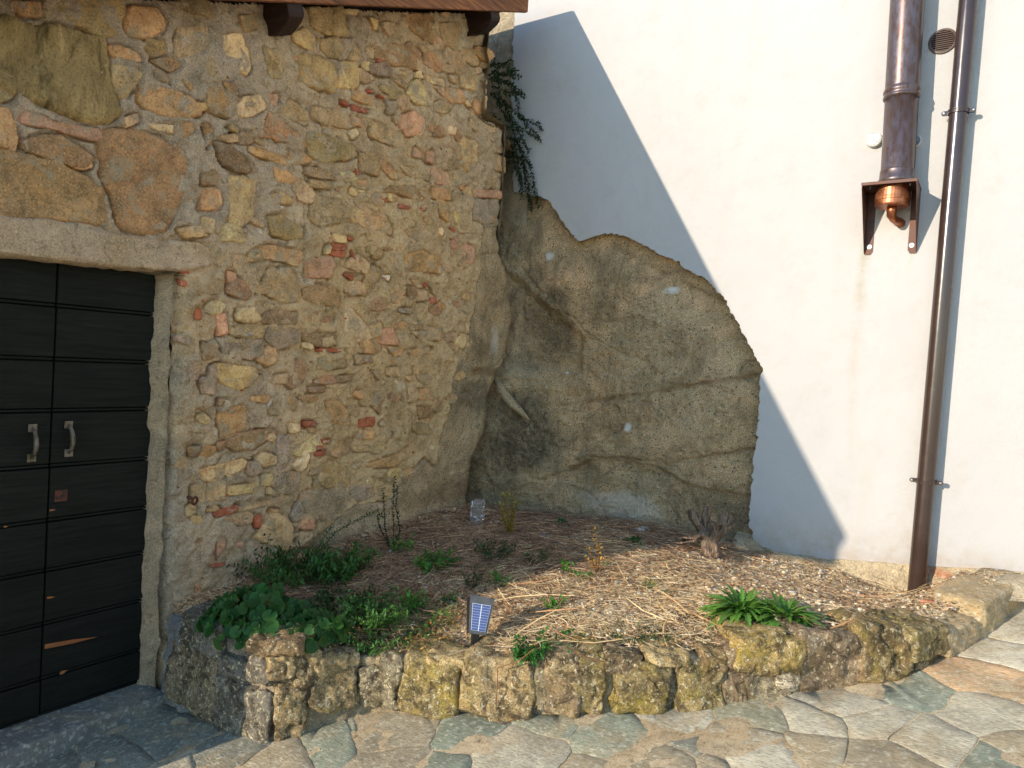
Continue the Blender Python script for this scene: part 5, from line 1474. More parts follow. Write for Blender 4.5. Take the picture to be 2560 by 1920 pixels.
# ================================================================ THINGS IN THE FLOWER BED
# solar spot light
sb = soil_at(1186, 1622)
so = thing('solar_light', 'black garden spot light with blue solar panel tilted at the kerb edge', 'solar light', tuple(sb))
so.scale = (1.28, 1.28, 1.2)
toC = Vector(CAM - sb).normalized()
az = math.atan2(toC.y, toC.x)
# local frame: +X faces the camera side, then leaned
Mz = Matrix.Rotation(az + math.pi / 2 + 0.22, 4, 'Z')                         # local -Y looks at the camera
Ml = Mz @ Matrix.Rotation(math.radians(11), 4, 'Y') @ Matrix.Rotation(math.radians(-24), 4, 'X')
S = 2.75 / FPX
def spot(name, m_, mt, lean=True, parent=so, bevel=0, **kw):
    o = m_.build(name, mt, parent, bevel=bevel, **kw); return o
base_top = Vector((0.004, 0, 0.058))
m = MB(); m.box((-.013, -.012, -.06), (.013, .012, .075), Mz); spot('stake', m, M_BLACK, bevel=.002)
TB = Matrix.Translation(base_top) @ Ml
def hexa(m, wb, wt, y0, y1, z0, z1, col=(1, 1, 1), yt=None):
    yt = y1 if yt is None else yt
    m.add([TB @ Vector(p) for p in ((-wb, y0, z0), (wb, y0, z0), (wb * .8, y1, z0), (-wb * .8, y1, z0), (-wt, y0, z1), (wt, y0, z1), (wt * .8, yt, z1), (-wt * .8, yt, z1))],
          [(0, 3, 2, 1), (4, 5, 6, 7), (0, 1, 5, 4), (1, 2, 6, 5), (2, 3, 7, 6), (3, 0, 4, 7)], col)
m = MB(); hexa(m, .033, .047, -.014, .035, 0, .132, yt=.062); spot('housing', m, M_BLACK, bevel=.003)
m = MB(); hexa(m, .0335, .0475, -.018, -.0135, -.002, .135); spot('front_frame', m, M_GREYPL, bevel=.002)
m = MB(); hexa(m, .0265, .0345, -.0195, -.0185, .010, .106); spot('solar_panel', m, m_attr('panel_back', .4), bevel=0)
bpy.data.objects[so.children[-1].name].data.attributes['col'].data.foreach_set('color', np.tile([.40, .42, .46, 1], 8).astype(np.float32))
pan = so.children[-1]
m = MB()
for k in range(10):
    z0, z1 = .0105 + k * .0095, .0105 + k * .0095 + .0088
    for sg_ in (-1, 1):
        wa, wb_ = .0265 + .008 * (z0 - .01) / .096, .0265 + .008 * (z1 - .01) / .096
        m.add([TB @ Vector(p) for p in ((sg_ * .0016, -.0199, z0), (sg_ * (wa - .0012), -.0199, z0), (sg_ * (wb_ - .0012), -.0199, z1), (sg_ * .0016, -.0199, z1))], [(0, 1, 2, 3) if sg_ > 0 else (3, 2, 1, 0)], lin((92, 106, 152)) * 1.0)
m.build('solar_cells', m_attr('solar_cell', .3, .4), pan, kind='stuff')

# grey root stump
sp = soil_at(1775, 1392)
stp = thing('tree_stump', 'grey weathered root stump with stubby branches lying against the rock', 'stump', tuple(sp))
def R3(px, py, d): 
    p = on(px, py, (0, 1, 0), sp[1] + d); return np.array(p) - sp
BR = [([(1775, 1350, .02), (1752, 1320, .02), (1738, 1300, .0), (1728, 1274, -.01)], [.032, .026, .023, .024]), ([(1778, 1345, .02), (1775, 1315, .03), (1764, 1293, .03), (1770, 1268, .03)], [.030, .024, .021, .018]),
      ([(1785, 1345, .0), (1800, 1318, -.01), (1808, 1300, .0), (1812, 1280, .02)], [.030, .022, .018, .016]), ([(1790, 1345, .0), (1812, 1320, -.02), (1822, 1308, .0), (1830, 1290, .01)], [.020, .014, .011, .008]),
      ([(1795, 1340, -.02), (1815, 1322, -.03), (1828, 1316, -.02), (1838, 1311, -.02)], [.018, .013, .011, .010]), ([(1780, 1345, .0), (1764, 1362, -.04), (1768, 1380, -.06), (1775, 1402, -.07)], [.032, .026, .022, .016]),
      ([(1785, 1350, .0), (1786, 1368, -.05), (1790, 1382, -.06), (1792, 1394, -.07)], [.026, .02, .016, .012]), ([(1775, 1340, .0), (1750, 1336, -.03), (1742, 1340, -.05), (1736, 1348, -.06)], [.024, .018, .014, .008]),
      ([(1782, 1340, -.01), (1796, 1312, -.05), (1806, 1306, -.05), (1812, 1312, -.05), (1806, 1322, -.05)], [.02, .014, .012, .012, .012]), ([(1742, 1346, -.03), (1710, 1344, -.04), (1690, 1348, -.04)], [.008, .006, .004]), ([(1742, 1352, -.03), (1700, 1358, -.08), (1680, 1356, -.08)], [.007, .006, .004]),
      ([(1808, 1330, .0), (1822, 1345, -.03), (1842, 1352, -.04)], [.006, .005, .004])]
for j, (pp_, rd) in enumerate(BR):
    rd = [r * 1.1 for r in rd]
    P = [R3(*q) for q in pp_]; pts, rad = [], []
    for a, b, ra, rb in zip(P[:-1], P[1:], rd[:-1], rd[1:]):
        for t in np.linspace(0, 1, 5, endpoint=False): pts.append(a * (1 - t) + b * t); rad.append(ra * (1 - t) + rb * t)
    pts.append(P[-1]); rad.append(rd[-1])
    m = MB(); m.tube(pts, rad, 11, jit=lambda i, k, j=j: 1 + 0.55 * float(vnoise(np.array([k * 2.3, i * .35, j * 3.]), 7)))
    P0_ = np.array(m.v); P0_[:, :1] *= 1.0; m.build('root' if j in (5, 6, 7, 9, 10) else 'branch_stub', M_BARK, stp, smooth=True)
m = MB(); P, F = block_mesh(77, (.05, .04, .045), 1.4, .4, 8); m.add(P + R3(1780, 1347, .0), F); m.build('root_crown', M_BARK, stp, smooth=True)

# crumpled clear plastic bottle
bb = soil_at(1192, 1315)
bo = thing('plastic_bottle', 'crumpled clear plastic bottle standing where the rock meets the bed', 'bottle', tuple(bb))
gm, gnt, gb = new_mat('clear_plastic', 0.06, 0.5)
gb.inputs['Transmission Weight'].default_value = 0.93; gb.inputs['IOR'].default_value = 1.2; gb.inputs['Base Color'].default_value = (.9, .92, .95, 1)
H_ = (1310 - 1246) / FPX * 5.0; r_ = .046
m = MB(); m.lathe([(r_ * .2, 0), (r_ * .9, .002)] + [(r_ * (1 + .05 * math.sin(k * 2.1)), .01 + (H_ - .02) * k / 14) for k in range(15)] + [(r_ * .85, H_), (r_ * .3, H_ + .004)], None, 20, caps=False)
V = np.array(m.v); V[:, :2] *= (1 + 0.14 * vnoise(V * 28, 9) + .1 * vnoise(V * 60, 10))[:, None]; m.v = [tuple(p) for p in V]
m.build('bottle_body', gm, bo, smooth=False)
m = MB()
for k in range(8):
    a = RNG.uniform(0, 6.28); z = RNG.uniform(.02, H_ - .01); m.add([(r_ * 1.03 * math.cos(a + d), r_ * 1.03 * math.sin(a + d), z + e) for d, e in ((0, 0), (.35, .004), (.7, -.004), (.35, .012))], [(0, 1, 2, 3)], (.8, .82, .86))
m.build('pale_scraps', m_attr('pale_scrap', .25, .6), bo, kind='stuff')  # small pale flat pieces set just off the bottle wall

# ---------------------------------------------------------------- leaves
def leaf_round(seed):
    r = random.Random(seed); m = MB(); n = 15; V = [(0.0, 0.0, 0.0)]; C = [(.8, .85, .8)]
    for f in (.55, 1.0):
        for k in range(n):
            a = math.radians(-165 + 330 * k / (n - 1)); rad = f * 0.5 * (1.0 + .10 * math.cos(a) + .03 * math.sin(7 * a + seed)) * (1 - .12 * max(0, abs(a) - 2.3))
            z = .10 * f * f * (1 + .3 * math.sin(3 * a + seed)) - .02 - .05 * f * abs(math.sin(a * 2.5)) * .4
            V.append((rad * math.cos(a) + .08, rad * math.sin(a), z)); C.append((1, 1, 1) if f > .9 else (.92, .95, .92))
    F = [(0, 1 + k, 2 + k) for k in range(n - 1)] + [(1 + k, 1 + n + k, 2 + n + k, 2 + k) for k in range(n - 1)]
    me = bpy.data.meshes.new('round_leaf'); me.from_pydata(V, [], F); me.update(); set_cols(me, np.array(C))
    me.polygons.foreach_set('use_smooth', np.ones(len(F), bool)); me.materials.append(M_LEAF); return me
def leaf_long(seed):
    r = random.Random(seed); V, F, C = [], [], []; n = 15
    for k in range(n):
        t = k / (n - 1); w = .075 * math.sin(math.pi * min(1, t * .92 + .04)) ** .8 * (1.28 if k % 2 else .80) * (0.4 + .8 * t if t < .5 else 1) * (1 if t < .98 else .1)
        z = .26 * t - .46 * t * t; x = t * (1 - .1 * t)
        V += [(x, -w, z + .35 * w), (x, 0, z), (x, w, z + .35 * w)]; C += [(1, 1, 1), (1.25, 1.2, 1.1), (.9, .95, .9)]
        if k: a = 3 * (k - 1); F += [(a, a + 3, a + 4, a + 1), (a + 1, a + 4, a + 5, a + 2)]
    me = bpy.data.meshes.new('long_leaf'); me.from_pydata(V, [], F); me.update(); set_cols(me, np.array(C)); me.materials.append(M_LEAF); return me
ROUND = [leaf_round(k) for k in range(4)]; LONG = [leaf_long(k) for k in range(3)]
def put_leaf(me, root, loc, xdir, nrm, size, col):
    x = Vector(xdir).normalized(); z = Vector(nrm).normalized(); z = (z - x * z.dot(x)).normalized(); y = z.cross(x)
    o = bpy.data.objects.new('leaf', me); COL.objects.link(o); o.parent = root
    M = Matrix((x, y, z)).transposed().to_4x4() @ Matrix.Diagonal((size, size, size, 1)); M.translation = Vector(loc)
    o.matrix_local = M; o.color = (*col, 1); return o
def gcol(base, k0=.75, k1=1.25):
    c = lin(base) * RNG.uniform(k0, k1); return tuple(float(x) for x in (c[0] * RNG.uniform(.85, 1.15), c[1], c[2] * RNG.uniform(.8, 1.2)))
# violet clump: round leaves heaped over the corner of the kerb
vb = soil_at(690, 1572)
vio = thing('violet_plant', 'dense mound of dark round violet leaves spilling over the left kerb corner', 'plant', tuple(vb))
toC = Vector(CAM - vb).normalized()
m = MB()
right = Vector((RT @ np.array([1, 0, 0])).tolist()); right.z = 0; right.normalize()
fwd = Vector((-toC.x, -toC.y, 0)).normalized()
cnt = 0
for k in range(2200):
    if cnt >= 390: break
    a, e = RNG.uniform(0, 2 * math.pi), RNG.uniform(0, 1)
    rr = math.sqrt(RNG.uniform(0, 1)); dx, dy = rr * math.cos(a) * .37, rr * math.sin(a) * .22
    hgt = .15 * math.sqrt(max(0, 1 - rr ** 2.2)) * RNG.uniform(.55, 1.05) * (1.1 if dx < .0 else .55)
    p = right * dx + fwd * dy
    w = vb + np.array(p); 
    if w[0] < .03: continue
    gz_ = float(soil_z(w[0], w[1], False)) if on_soil(w[0], w[1]) else float(pave_z(w[0], w[1])) + .40 - .5 * max(0, -(dy) - .1)
    loc = Vector((p.x, p.y, gz_ - vb[2] + hgt + .01))
    out = (p * 1.6 / .37 + Vector((0, 0, .9)) - fwd * .75 + Vector((RNG.uniform(-.4, .4), RNG.uniform(-.4, .4), RNG.uniform(-.2, .3))))
    xd = Vector((RNG.uniform(-1, 1), RNG.uniform(-1, 1), -.2)) - fwd * .5 + Vector((0, 0, -.5))
    put_leaf(ROUND[cnt % 4], vio, loc, xd, out, RNG.uniform(.036, .066), gcol((54, 92, 38), .6, 1.3)); cnt += 1
    if cnt % 3 == 0: m.tube([loc - Vector((0, 0, .0)), loc * .72 + Vector((0, 0, -.02)), Vector((p.x * .5, p.y * .5, 0))], .0016, 4, lin((84, 110, 56)), caps=False)
m.build('stems', M_GREEN, vio, kind='stuff')
# big green rosette at the kerb
rb = soil_at(1925, 1555)
ros = thing('green_rosette', 'bright green rosette of long toothed leaves above the yellow kerb stone', 'plant', tuple(rb))
for k in range(360):
    a = k * 2.39996 + RNG.uniform(-.2, .2); f = k / 360
    el = .02 + 1.0 * (1 - f) ** 1.4 + RNG.uniform(-.12, .12)
    cx_ = right * (-.085 if k % 2 == 0 else .06) + fwd * (.07 if k % 2 == 0 else 0)
    d = Vector((math.cos(a) * math.cos(el), math.sin(a) * math.cos(el), math.sin(el)))
    up = Vector((0, 0, 1)) - d * d.z
    put_leaf(LONG[k % 3], ros, cx_ + Vector((math.cos(a) * .012, math.sin(a) * .012, .012)), d, up + Vector((0, 0, .01)), RNG.uniform(.10, .21) * (.75 + .45 * f), gcol((96, 140, 58), .5, 1.2))
# generic small plants: stems with little leaves, one foliage mesh each
def add_leaf(m, p, d, nrm, L, W, col):
    d = Vector(d).normalized(); s = d.cross(Vector(nrm))
    s = s.normalized() if s.length > 1e-5 else d.orthogonal().normalized(); u = s.cross(d)
    p = Vector(p); 
    m.add([p, p + d * L * .45 + s * W * .5 + u * W * .16, p + d * L, p + d * L * .45 - s * W * .5 + u * W * .16, p + d * L * .5], [(0, 4, 1), (1, 4, 2), (0, 3, 4), (3, 2, 4)], col)
def stem_leaves(ms, mf, pts, r0, L, W, gap, base, trif=False, stemcol=(70, 62, 40)):
    pts = [Vector(tuple(map(float, p))) for p in pts]
    ms.tube(pts, [r0 * (1 - .6 * i / max(1, len(pts) - 1)) for i in range(len(pts))], 5, lin(stemcol))
    acc, k = 0.0, 0
    for a, b in zip(pts[:-1], pts[1:]):
        seg = (b - a).length; t = (b - a).normalized()
        while acc < seg:
            p = a + t * acc
            side = t.cross(Vector((RNG.uniform(-1, 1), RNG.uniform(-1, 1), RNG.uniform(-.2, 1)))).normalized()
            for sg_ in ((-1, 1) if not trif else (-1, 0, 1)):
                d = side * (sg_ if sg_ else 1) * (1 if sg_ else .1) + t * RNG.uniform(.2, .7) + Vector((RNG.uniform(-.3, .3), RNG.uniform(-.3, .3), RNG.uniform(-.1, .4)))
                add_leaf(mf, p, d, (RNG.uniform(-.4, .4), RNG.uniform(-.4, .4), 1), L * RNG.uniform(.6, 1.2), W * RNG.uniform(.7, 1.2), gcol(base, .65, 1.3))
            acc += gap * RNG.uniform(.7, 1.3); k += 1
        acc -= seg
def bushy(name, label, cat, px, py, n, height, spread, L, W, gap, base, group=None, lean=(0, 0, 0), trif=False):
    b = soil_at(px, py); t = thing(name, label, cat, tuple(b), group)
    ms, mf = MB(), MB()
    for k in range(n):
        a = RNG.uniform(0, 2 * math.pi); rr = spread * math.sqrt(RNG.uniform(0.02, 1)); x, y = rr * math.cos(a), rr * math.sin(a)
        z0 = float(soil_z(b[0] + x * .5, b[1] + y * .5, False)) - b[2]
        h_ = height * RNG.uniform(.5, 1.05)
        st_ = Vector((x * .45, y * .45, z0 - .01)); e = Vector((x * 1.2 + lean[0], y * 1.2 + lean[1], z0 + h_ + lean[2]))
        mid_ = (st_ + e) / 2 + Vector((RNG.uniform(-.02, .02), RNG.uniform(-.02, .02), h_ * .15))
        stem_leaves(ms, mf, [st_, mid_, e], .0016, L, W, gap, base, trif)
    ms.build('stems', M_GREEN, t, kind='stuff'); mf.build('foliage', M_GREEN, t, kind='stuff'); return t
def drawn(name, label, cat, lines, off, L, W, gap, base, r0=.0022, group=None, stemcol=(70, 62, 40), trif=False):
    """plant whose stems follow traced picture lines standing in an upright plane facing the viewer through its foot"""
    f = soil_at(*lines[0][0]) if off is None else None
    nrm_ = np.array([CAM[0] - (f[0] if f is not None else 0), CAM[1] - (f[1] if f is not None else 3), 0.0]); nrm_ /= np.linalg.norm(nrm_)
    o0 = f if f is not None else np.array(off, float)
    t = thing(name, label, cat, tuple(o0), group); ms, mf = MB(), MB()
    for ln in lines:
        d = RNG.uniform(-.03, .03); P = []
        for i, (x, y) in enumerate(ln):
            q = on(x, y, nrm_, nrm_ @ o0 + d * i / max(1, len(ln) - 1)); P.append(q - o0)
        stem_leaves(ms, mf, P, r0, L, W, gap, base, trif, stemcol)
    ms.build('stems', M_GREEN, t, kind='stuff'); mf.build('foliage', M_GREEN, t, kind='stuff'); return t
DG, MG, BG, YG = (44, 66, 34), (66, 104, 44), (78, 138, 46), (118, 132, 58)
bushy('wild_mint', 'tall loose green weeds behind the round violet leaves', 'weed', 740, 1455, 90, .13, .24, .042, .014, .022, (62, 100, 42))
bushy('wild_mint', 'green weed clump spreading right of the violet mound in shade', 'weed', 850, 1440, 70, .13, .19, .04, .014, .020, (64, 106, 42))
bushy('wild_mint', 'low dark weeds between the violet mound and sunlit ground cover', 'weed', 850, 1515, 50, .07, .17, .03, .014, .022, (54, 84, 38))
drawn('honeysuckle', 'thin dark honeysuckle shoots standing against the wall above the violets', 'shrub', [[(655, 1440), (662, 1400), (668, 1360), (678, 1325)], [(655, 1440), (652, 1400), (656, 1370), (660, 1340)], [(655, 1440), (630, 1410), (608, 1405)], [(655, 1445), (610, 1420), (570, 1412), (553, 1408)],
      [(655, 1450), (600, 1440), (560, 1435), (545, 1434)], [(660, 1440), (690, 1400), (708, 1365)], [(660, 1440), (712, 1405), (728, 1362)], [(650, 1440), (640, 1395), (636, 1375)], [(655, 1450), (590, 1455), (548, 1450)]], None, .03, .014, .024, DG, .0022)
drawn('trailing_stem', 'long leafy stem trailing diagonally along the foot of the stone wall', 'vine', [[(765, 1410), (800, 1375), (840, 1330), (880, 1308), (930, 1285), (945, 1278)], [(790, 1390), (805, 1350), (830, 1318)]], None, .026, .013, .016, (56, 82, 40), .003)
drawn('upright_shoot', 'tall upright leafy shoot growing against the foot of the stone wall', 'shrub', [[(978, 1378), (985, 1330), (982, 1280), (985, 1230), (985, 1190)], [(975, 1375), (962, 1320), (960, 1270), (957, 1220)], [(980, 1375), (1000, 1330), (990, 1270), (994, 1215)], [(978, 1378), (950, 1320), (942, 1290), (955, 1288)]], None, .026, .014, .015, (48, 70, 36), .0032, None, (64, 48, 34))
bushy('green_weed', 'small bright green weed right of the tall upright shoot', 'weed', 1000, 1385, 10, .1, .07, .035, .016, .024, BG)
bushy('green_weed', 'fresh green leafy weed in the shaded straw left of centre', 'weed', 1085, 1425, 34, .09, .13, .032, .02, .022, (74, 128, 46))
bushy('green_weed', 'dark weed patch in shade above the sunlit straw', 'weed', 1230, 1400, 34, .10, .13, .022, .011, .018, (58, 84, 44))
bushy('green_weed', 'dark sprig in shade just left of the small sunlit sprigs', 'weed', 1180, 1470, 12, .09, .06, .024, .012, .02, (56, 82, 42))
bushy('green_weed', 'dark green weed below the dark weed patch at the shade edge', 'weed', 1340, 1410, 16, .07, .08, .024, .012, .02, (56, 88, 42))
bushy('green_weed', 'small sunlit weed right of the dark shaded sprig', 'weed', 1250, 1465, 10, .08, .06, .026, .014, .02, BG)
bushy('green_weed', 'little sunlit weed at the edge of the shadow in the middle', 'weed', 1410, 1430, 9, .07, .05, .028, .014, .02, BG)
bushy('green_weed', 'tiny flat green weed on the pale straw below the shadow edge', 'weed', 1450, 1446, 8, .035, .06, .035, .016, .02, BG)
bushy('green_weed', 'lone bright green weed in the sunlit straw above the kerb', 'weed', 1390, 1528, 12, .06, .055, .026, .016, .018, (86, 150, 46))
bushy('green_weed', 'tiny dark weed left of the solar light in the straw', 'weed', 1125, 1510, 8, .05, .05, .03, .014, .02, (66, 110, 44))
bushy('ivy_weed', 'green weed hanging over the kerb right of the solar light', 'weed', 1345, 1625, 42, .07, .11, .026, .018, .018, (64, 112, 46), None, (.03, -.05, -.02))
bushy('ivy_weed', 'green weed on the kerb edge between the hanging weed and the grass', 'weed', 1400, 1610, 24, .05, .1, .026, .016, .02, (66, 112, 46), None, (.02, -.03, -.01))
bushy('plantain', 'small dark broad-leaved plant flat on the shaded gravel', 'plant', 1587, 1368, 9, .05, .05, .055, .032, .06, (44, 92, 40))
bushy('plantain', 'dark broad leaves half under the root stump', 'plant', 1730, 1372, 6, .03, .07, .05, .03, .06, (40, 76, 38))
bushy('dock_seedling', 'small leafy seedling at the foot of the rock', 'plant', 1400, 1318, 9, .06, .045, .05, .024, .05, (60, 96, 56))
bushy('dark_heather', 'sparse dark wiry shrub at the foot of the rock', 'shrub', 1345, 1285, 22, .09, .12, .014, .006, .014, (52, 62, 44))
bushy('green_sprig', 'wispy green sprig at the left edge of the rosette', 'weed', 1870, 1535, 12, .07, .09, .03, .01, .02, (74, 128, 52))
drawn('goldenrod', 'yellow-flowering weed standing in shade before the rock', 'weed', [[(1272, 1340), (1270, 1300), (1262, 1260), (1258, 1235)], [(1274, 1340), (1278, 1300), (1280, 1250), (1278, 1228)], [(1276, 1340), (1285, 1290), (1292, 1260), (1298, 1250)], [(1272, 1340), (1260, 1300), (1250, 1262)]], None, .026, .014, .006, (168, 142, 58), .0026, None, (104, 104, 44))
drawn('dry_weed', 'reddish dry weed stalk with yellow leaves at the shadow edge', 'weed', [[(1490, 1430), (1492, 1380), (1488, 1345), (1484, 1315)], [(1490, 1430), (1478, 1385), (1470, 1372)], [(1492, 1430), (1500, 1390), (1497, 1360)], [(1488, 1432), (1470, 1400), (1460, 1390)], [(1494, 1430), (1500, 1400), (1512, 1398)]], None, .024, .013, .02, (196, 158, 66), .0022, None, (112, 50, 36))
drawn('dry_weed', 'thin dry weed with a few yellow leaves left of the reddish stalk', 'weed', [[(1412, 1425), (1406, 1390), (1402, 1365)], [(1412, 1425), (1416, 1398), (1420, 1372)]], None, .016, .009, .035, (170, 146, 70), .0014, None, (110, 84, 50))
# pale and green ground cover in the sunny corner by the solar light
gc = soil_at(1000, 1555)
gco = thing('ground_cover', 'mat of low creeping green plants with brown leaves left of the solar light', 'ground cover', tuple(gc), kind='stuff')
mf = MB()
cornersx = [(840, 1545), (900, 1510), (1010, 1500), (1130, 1520), (1150, 1560), (1140, 1600), (1060, 1625), (930, 1620), (870, 1600)]
k = 0
while k < 2600:
    x, y = RNG.uniform(840, 1150), RNG.uniform(1500, 1628)
    if not bool(inside(cornersx, np.array([x]), np.array([y]))[0]): continue
    k += 1
    if k % 60 == 1: pass
    w = on(x, y, (0, 0, 1), gc[2] + .01)
    z = float(soil_z(w[0], w[1], False)) + RNG.uniform(.0, .05) * (1 + .8 * float(vnoise(np.array([w[0] * 9, w[1] * 9, 0.]), 3)))
    lf = float(vnoise(np.array([w[0] * 7, w[1] * 7, 4.]), 5))
    base = (92, 128, 56) if lf + RNG.uniform(-.4, .4) > -0.02 - (1000 - x) / 900 else RNG.choice([(170, 118, 62), (196, 168, 104), (142, 84, 46)])
    add_leaf(mf, (w[0] - gc[0], w[1] - gc[1], z - gc[2]), (RNG.uniform(-1, 1), RNG.uniform(-1, 1), RNG.uniform(-.2, .6)), (RNG.uniform(-.5, .5), RNG.uniform(-.5, .5), 1), RNG.uniform(.012, .028), RNG.uniform(.006, .012), gcol(base, .7, 1.25))
put(mf.mesh('ground_cover'), 'low_foliage', M_GREEN, gco, kind='stuff')
bushy('creeper', 'bright leafy creeper in sun beside the violet mound', 'weed', 935, 1560, 70, .12, .16, .024, .012, .015, (88, 132, 58))
bushy('creeper', 'fresh green sprigs above the ground cover left of the solar light', 'weed', 1030, 1530, 22, .10, .07, .026, .014, .018, (90, 146, 52))
bushy('creeper', 'leaf tufts hanging on the kerb in front of the creeper', 'weed', 915, 1615, 26, .05, .1, .026, .012, .016, (92, 134, 66))
# grass tufts
def grass(label, px, py, n, length, spread, base, droop=1.0, W=.003, group='grass tufts in the flower bed', name='grass_tuft'):
    b = soil_at(px, py); t = thing(name, label, 'grass', tuple(b), group); m = MB()
    for k in range(n):
        a = RNG.uniform(0, 2 * math.pi); rr = spread * math.sqrt(RNG.uniform(0, 1)) * .45; x, y = rr * math.cos(a), rr * math.sin(a)
        Lh = length * RNG.uniform(.5, 1.1); d = Vector((math.cos(a) + RNG.uniform(-.5, .5), math.sin(a) + RNG.uniform(-.5, .5), 0)).normalized(); s = Vector((-d.y, d.x, 0)); h0 = RNG.uniform(.4, 1.2)
        pts = []
        for i in range(6):
            q = i / 5; pts.append(Vector((x, y, 0)) + d * Lh * (.75 * droop * q * (.35 + .65 * q)) + Vector((0, 0, Lh * h0 * (q - droop * .72 * q * q))))
        c = gcol(base, .7, 1.3); V, F = [], []
        for i, p in enumerate(pts): w = W * (1 - i / 5.2); V += [p - s * w, p + s * w + Vector((0, 0, w * .6))]
        F = [(2 * i, 2 * i + 1, 2 * i + 3, 2 * i + 2) for i in range(5)]; m.add(V, F, c)
    m.build('blades', M_GREEN, t, kind='stuff'); return t
grass('arching dark green grass tuft left of the solar light on the kerb edge', 1040, 1615, 120, .15, .09, (62, 98, 56))
grass('thin dark green grass spread on the straw above the kerb', 1575, 1590, 130, .12, .22, (70, 104, 50), .9)
grass('dark grass patch in front of the spread grass near the kerb', 1640, 1590, 60, .10, .15, (74, 100, 56))
grass('short bright grass blades in the sunlit straw', 1620, 1470, 34, .09, .06, (104, 138, 50), .6)
grass('small bright grass sprout right of the short blades', 1668, 1480, 22, .06, .07, (104, 142, 52), .7)
grass('few upright green blades at the shadow edge', 1510, 1425, 8, .09, .05, (116, 140, 62), .4)
grass('sparse grey-green blades on the soil near the yellow kerb stone', 1770, 1605, 40, .06, .1, (92, 112, 84), .9)
grass('dry dark grass with seed heads at the foot of the rock', 1468, 1292, 34, .19, .1, (84, 66, 42), .85, .0017)
grass('dry orange-brown grass at the foot of the stone wall', 1045, 1330, 60, .15, .16, (128, 84, 52), .9, .0015)
# vine hanging out of the gap
V_L = [[(1222, 190), (1252, 168), (1278, 150)], [(1226, 170), (1238, 150), (1228, 132)], [(1225, 165), (1255, 160), (1284, 178)], [(1222, 200), (1250, 190), (1292, 178)], [(1235, 185), (1270, 190), (1304, 194)], [(1228, 200), (1262, 205), (1285, 215), (1296, 232)], [(1230, 215), (1268, 232), (1290, 240), (1306, 232)],
       [(1240, 200), (1282, 215), (1294, 250), (1298, 280)], [(1282, 225), (1300, 238), (1316, 244)], [(1240, 230), (1264, 262), (1290, 282), (1312, 300), (1348, 312), (1354, 328)], [(1262, 260), (1280, 300), (1288, 350), (1282, 400), (1288, 430)], [(1290, 282), (1306, 300), (1332, 330), (1350, 350), (1355, 365)], [(1285, 300), (1302, 340), (1318, 372), (1326, 378)],
       [(1285, 345), (1302, 380), (1318, 440), (1328, 520)], [(1288, 345), (1310, 390), (1326, 412), (1335, 470), (1348, 516)], [(1284, 350), (1294, 400), (1300, 440), (1306, 500)], [(1280, 360), (1272, 400), (1262, 440)], [(1286, 400), (1300, 450), (1304, 480)], [(1300, 390), (1312, 430), (1316, 480), (1330, 525)], [(1226, 230), (1245, 250), (1262, 262)], [(1232, 290), (1252, 310), (1275, 322)], [(1238, 240), (1258, 282), (1286, 320), (1308, 326), (1332, 340)], [(1256, 342), (1282, 350), (1300, 352)]]
drawn('hanging_vine', 'dark wiry vine hanging from the gap between the two houses', 'vine', V_L, onR(1285, 300, 2.90), .036, .018, .012, (52, 70, 42), .0024, None, (58, 46, 34), True)
for j in range(2):
    pass

# ================================================================ LITTER ON THE BED
rs = np.random.default_rng(12)
def needles(n, seedfun, name, label, r, Lr, palette, lift, cat):
    Vs, Fs, Cs, c0 = [], [], [], 0
    k = 0
    while k < n:
        m_ = n * 2
        X, Y = rs.uniform(0.01, 3.45, m_), rs.uniform(0.08, 3.03, m_)
        ok = inside(SOILP, X, Y) & (rs.uniform(0, 1, m_) < seedfun(X, Y)); X, Y = X[ok][:n - k], Y[ok][:n - k]
        mm = len(X); k += mm
        a = rs.normal(0.2, 1.0, mm) + 2.2 * vnoise(P3(X * 2.6, Y * 2.6), 31); L_ = rs.uniform(*Lr, mm); bend = rs.normal(0, .22, mm)
        tilt = rs.normal(0, .10, mm); pal = np.array([lin(p) for p in palette]); ci = pal[rs.integers(0, len(pal), mm)] * rs.uniform(.65, 1.3, mm)[:, None]
        P = np.zeros((mm, 4, 3))
        for i, t in enumerate((-.5, -.17, .17, .5)):
            ang = a + bend * t * 2
            P[:, i, 0] = X + np.cos(ang) * L_ * t; P[:, i, 1] = np.clip(Y + np.sin(ang) * L_ * t, .03, 3.03)
            P[:, i, 0] = np.maximum(P[:, i, 0], 0.03)
        base = soil_z(P[..., 0], P[..., 1], False)
        P[..., 2] = base + np.abs(rs.normal(0, lift, mm))[:, None] + .006 + np.array([-.5, -.17, .17, .5]) * (tilt * L_)[:, None]
        rad = rs.uniform(*r, mm)
        d = np.stack([-np.sin(a), np.cos(a), 0 * a], -1)
        up = np.array([0, 0, 1.0])
        ring = [d * 1.0, up * 1.0 - d * .0, -d * 1.0]
        V = np.stack([P + (rad[:, None] * g_)[:, None, :] * np.array([.6, 1, 1, .5])[None, :, None] for g_ in ring], 2)      # mm,4,3,3
        idx = np.arange(mm * 12).reshape(mm, 4, 3) + c0; c0 += mm * 12
        F = []
        for s in range(3):
            for q in range(2): F.append(np.stack([idx[:, s, q], idx[:, s, q + 1], idx[:, s + 1, q + 1], idx[:, s + 1, q]], -1))
        Vs.append(V.reshape(-1, 3)); Fs.append(np.concatenate(F)); Cs.append(np.repeat(ci, 12, 0))
    o = put(mesh_np(name, np.concatenate(Vs), np.concatenate(Fs), np.concatenate(Cs), False), name, M_STRAW, None, label=label, kind='stuff')
    return o
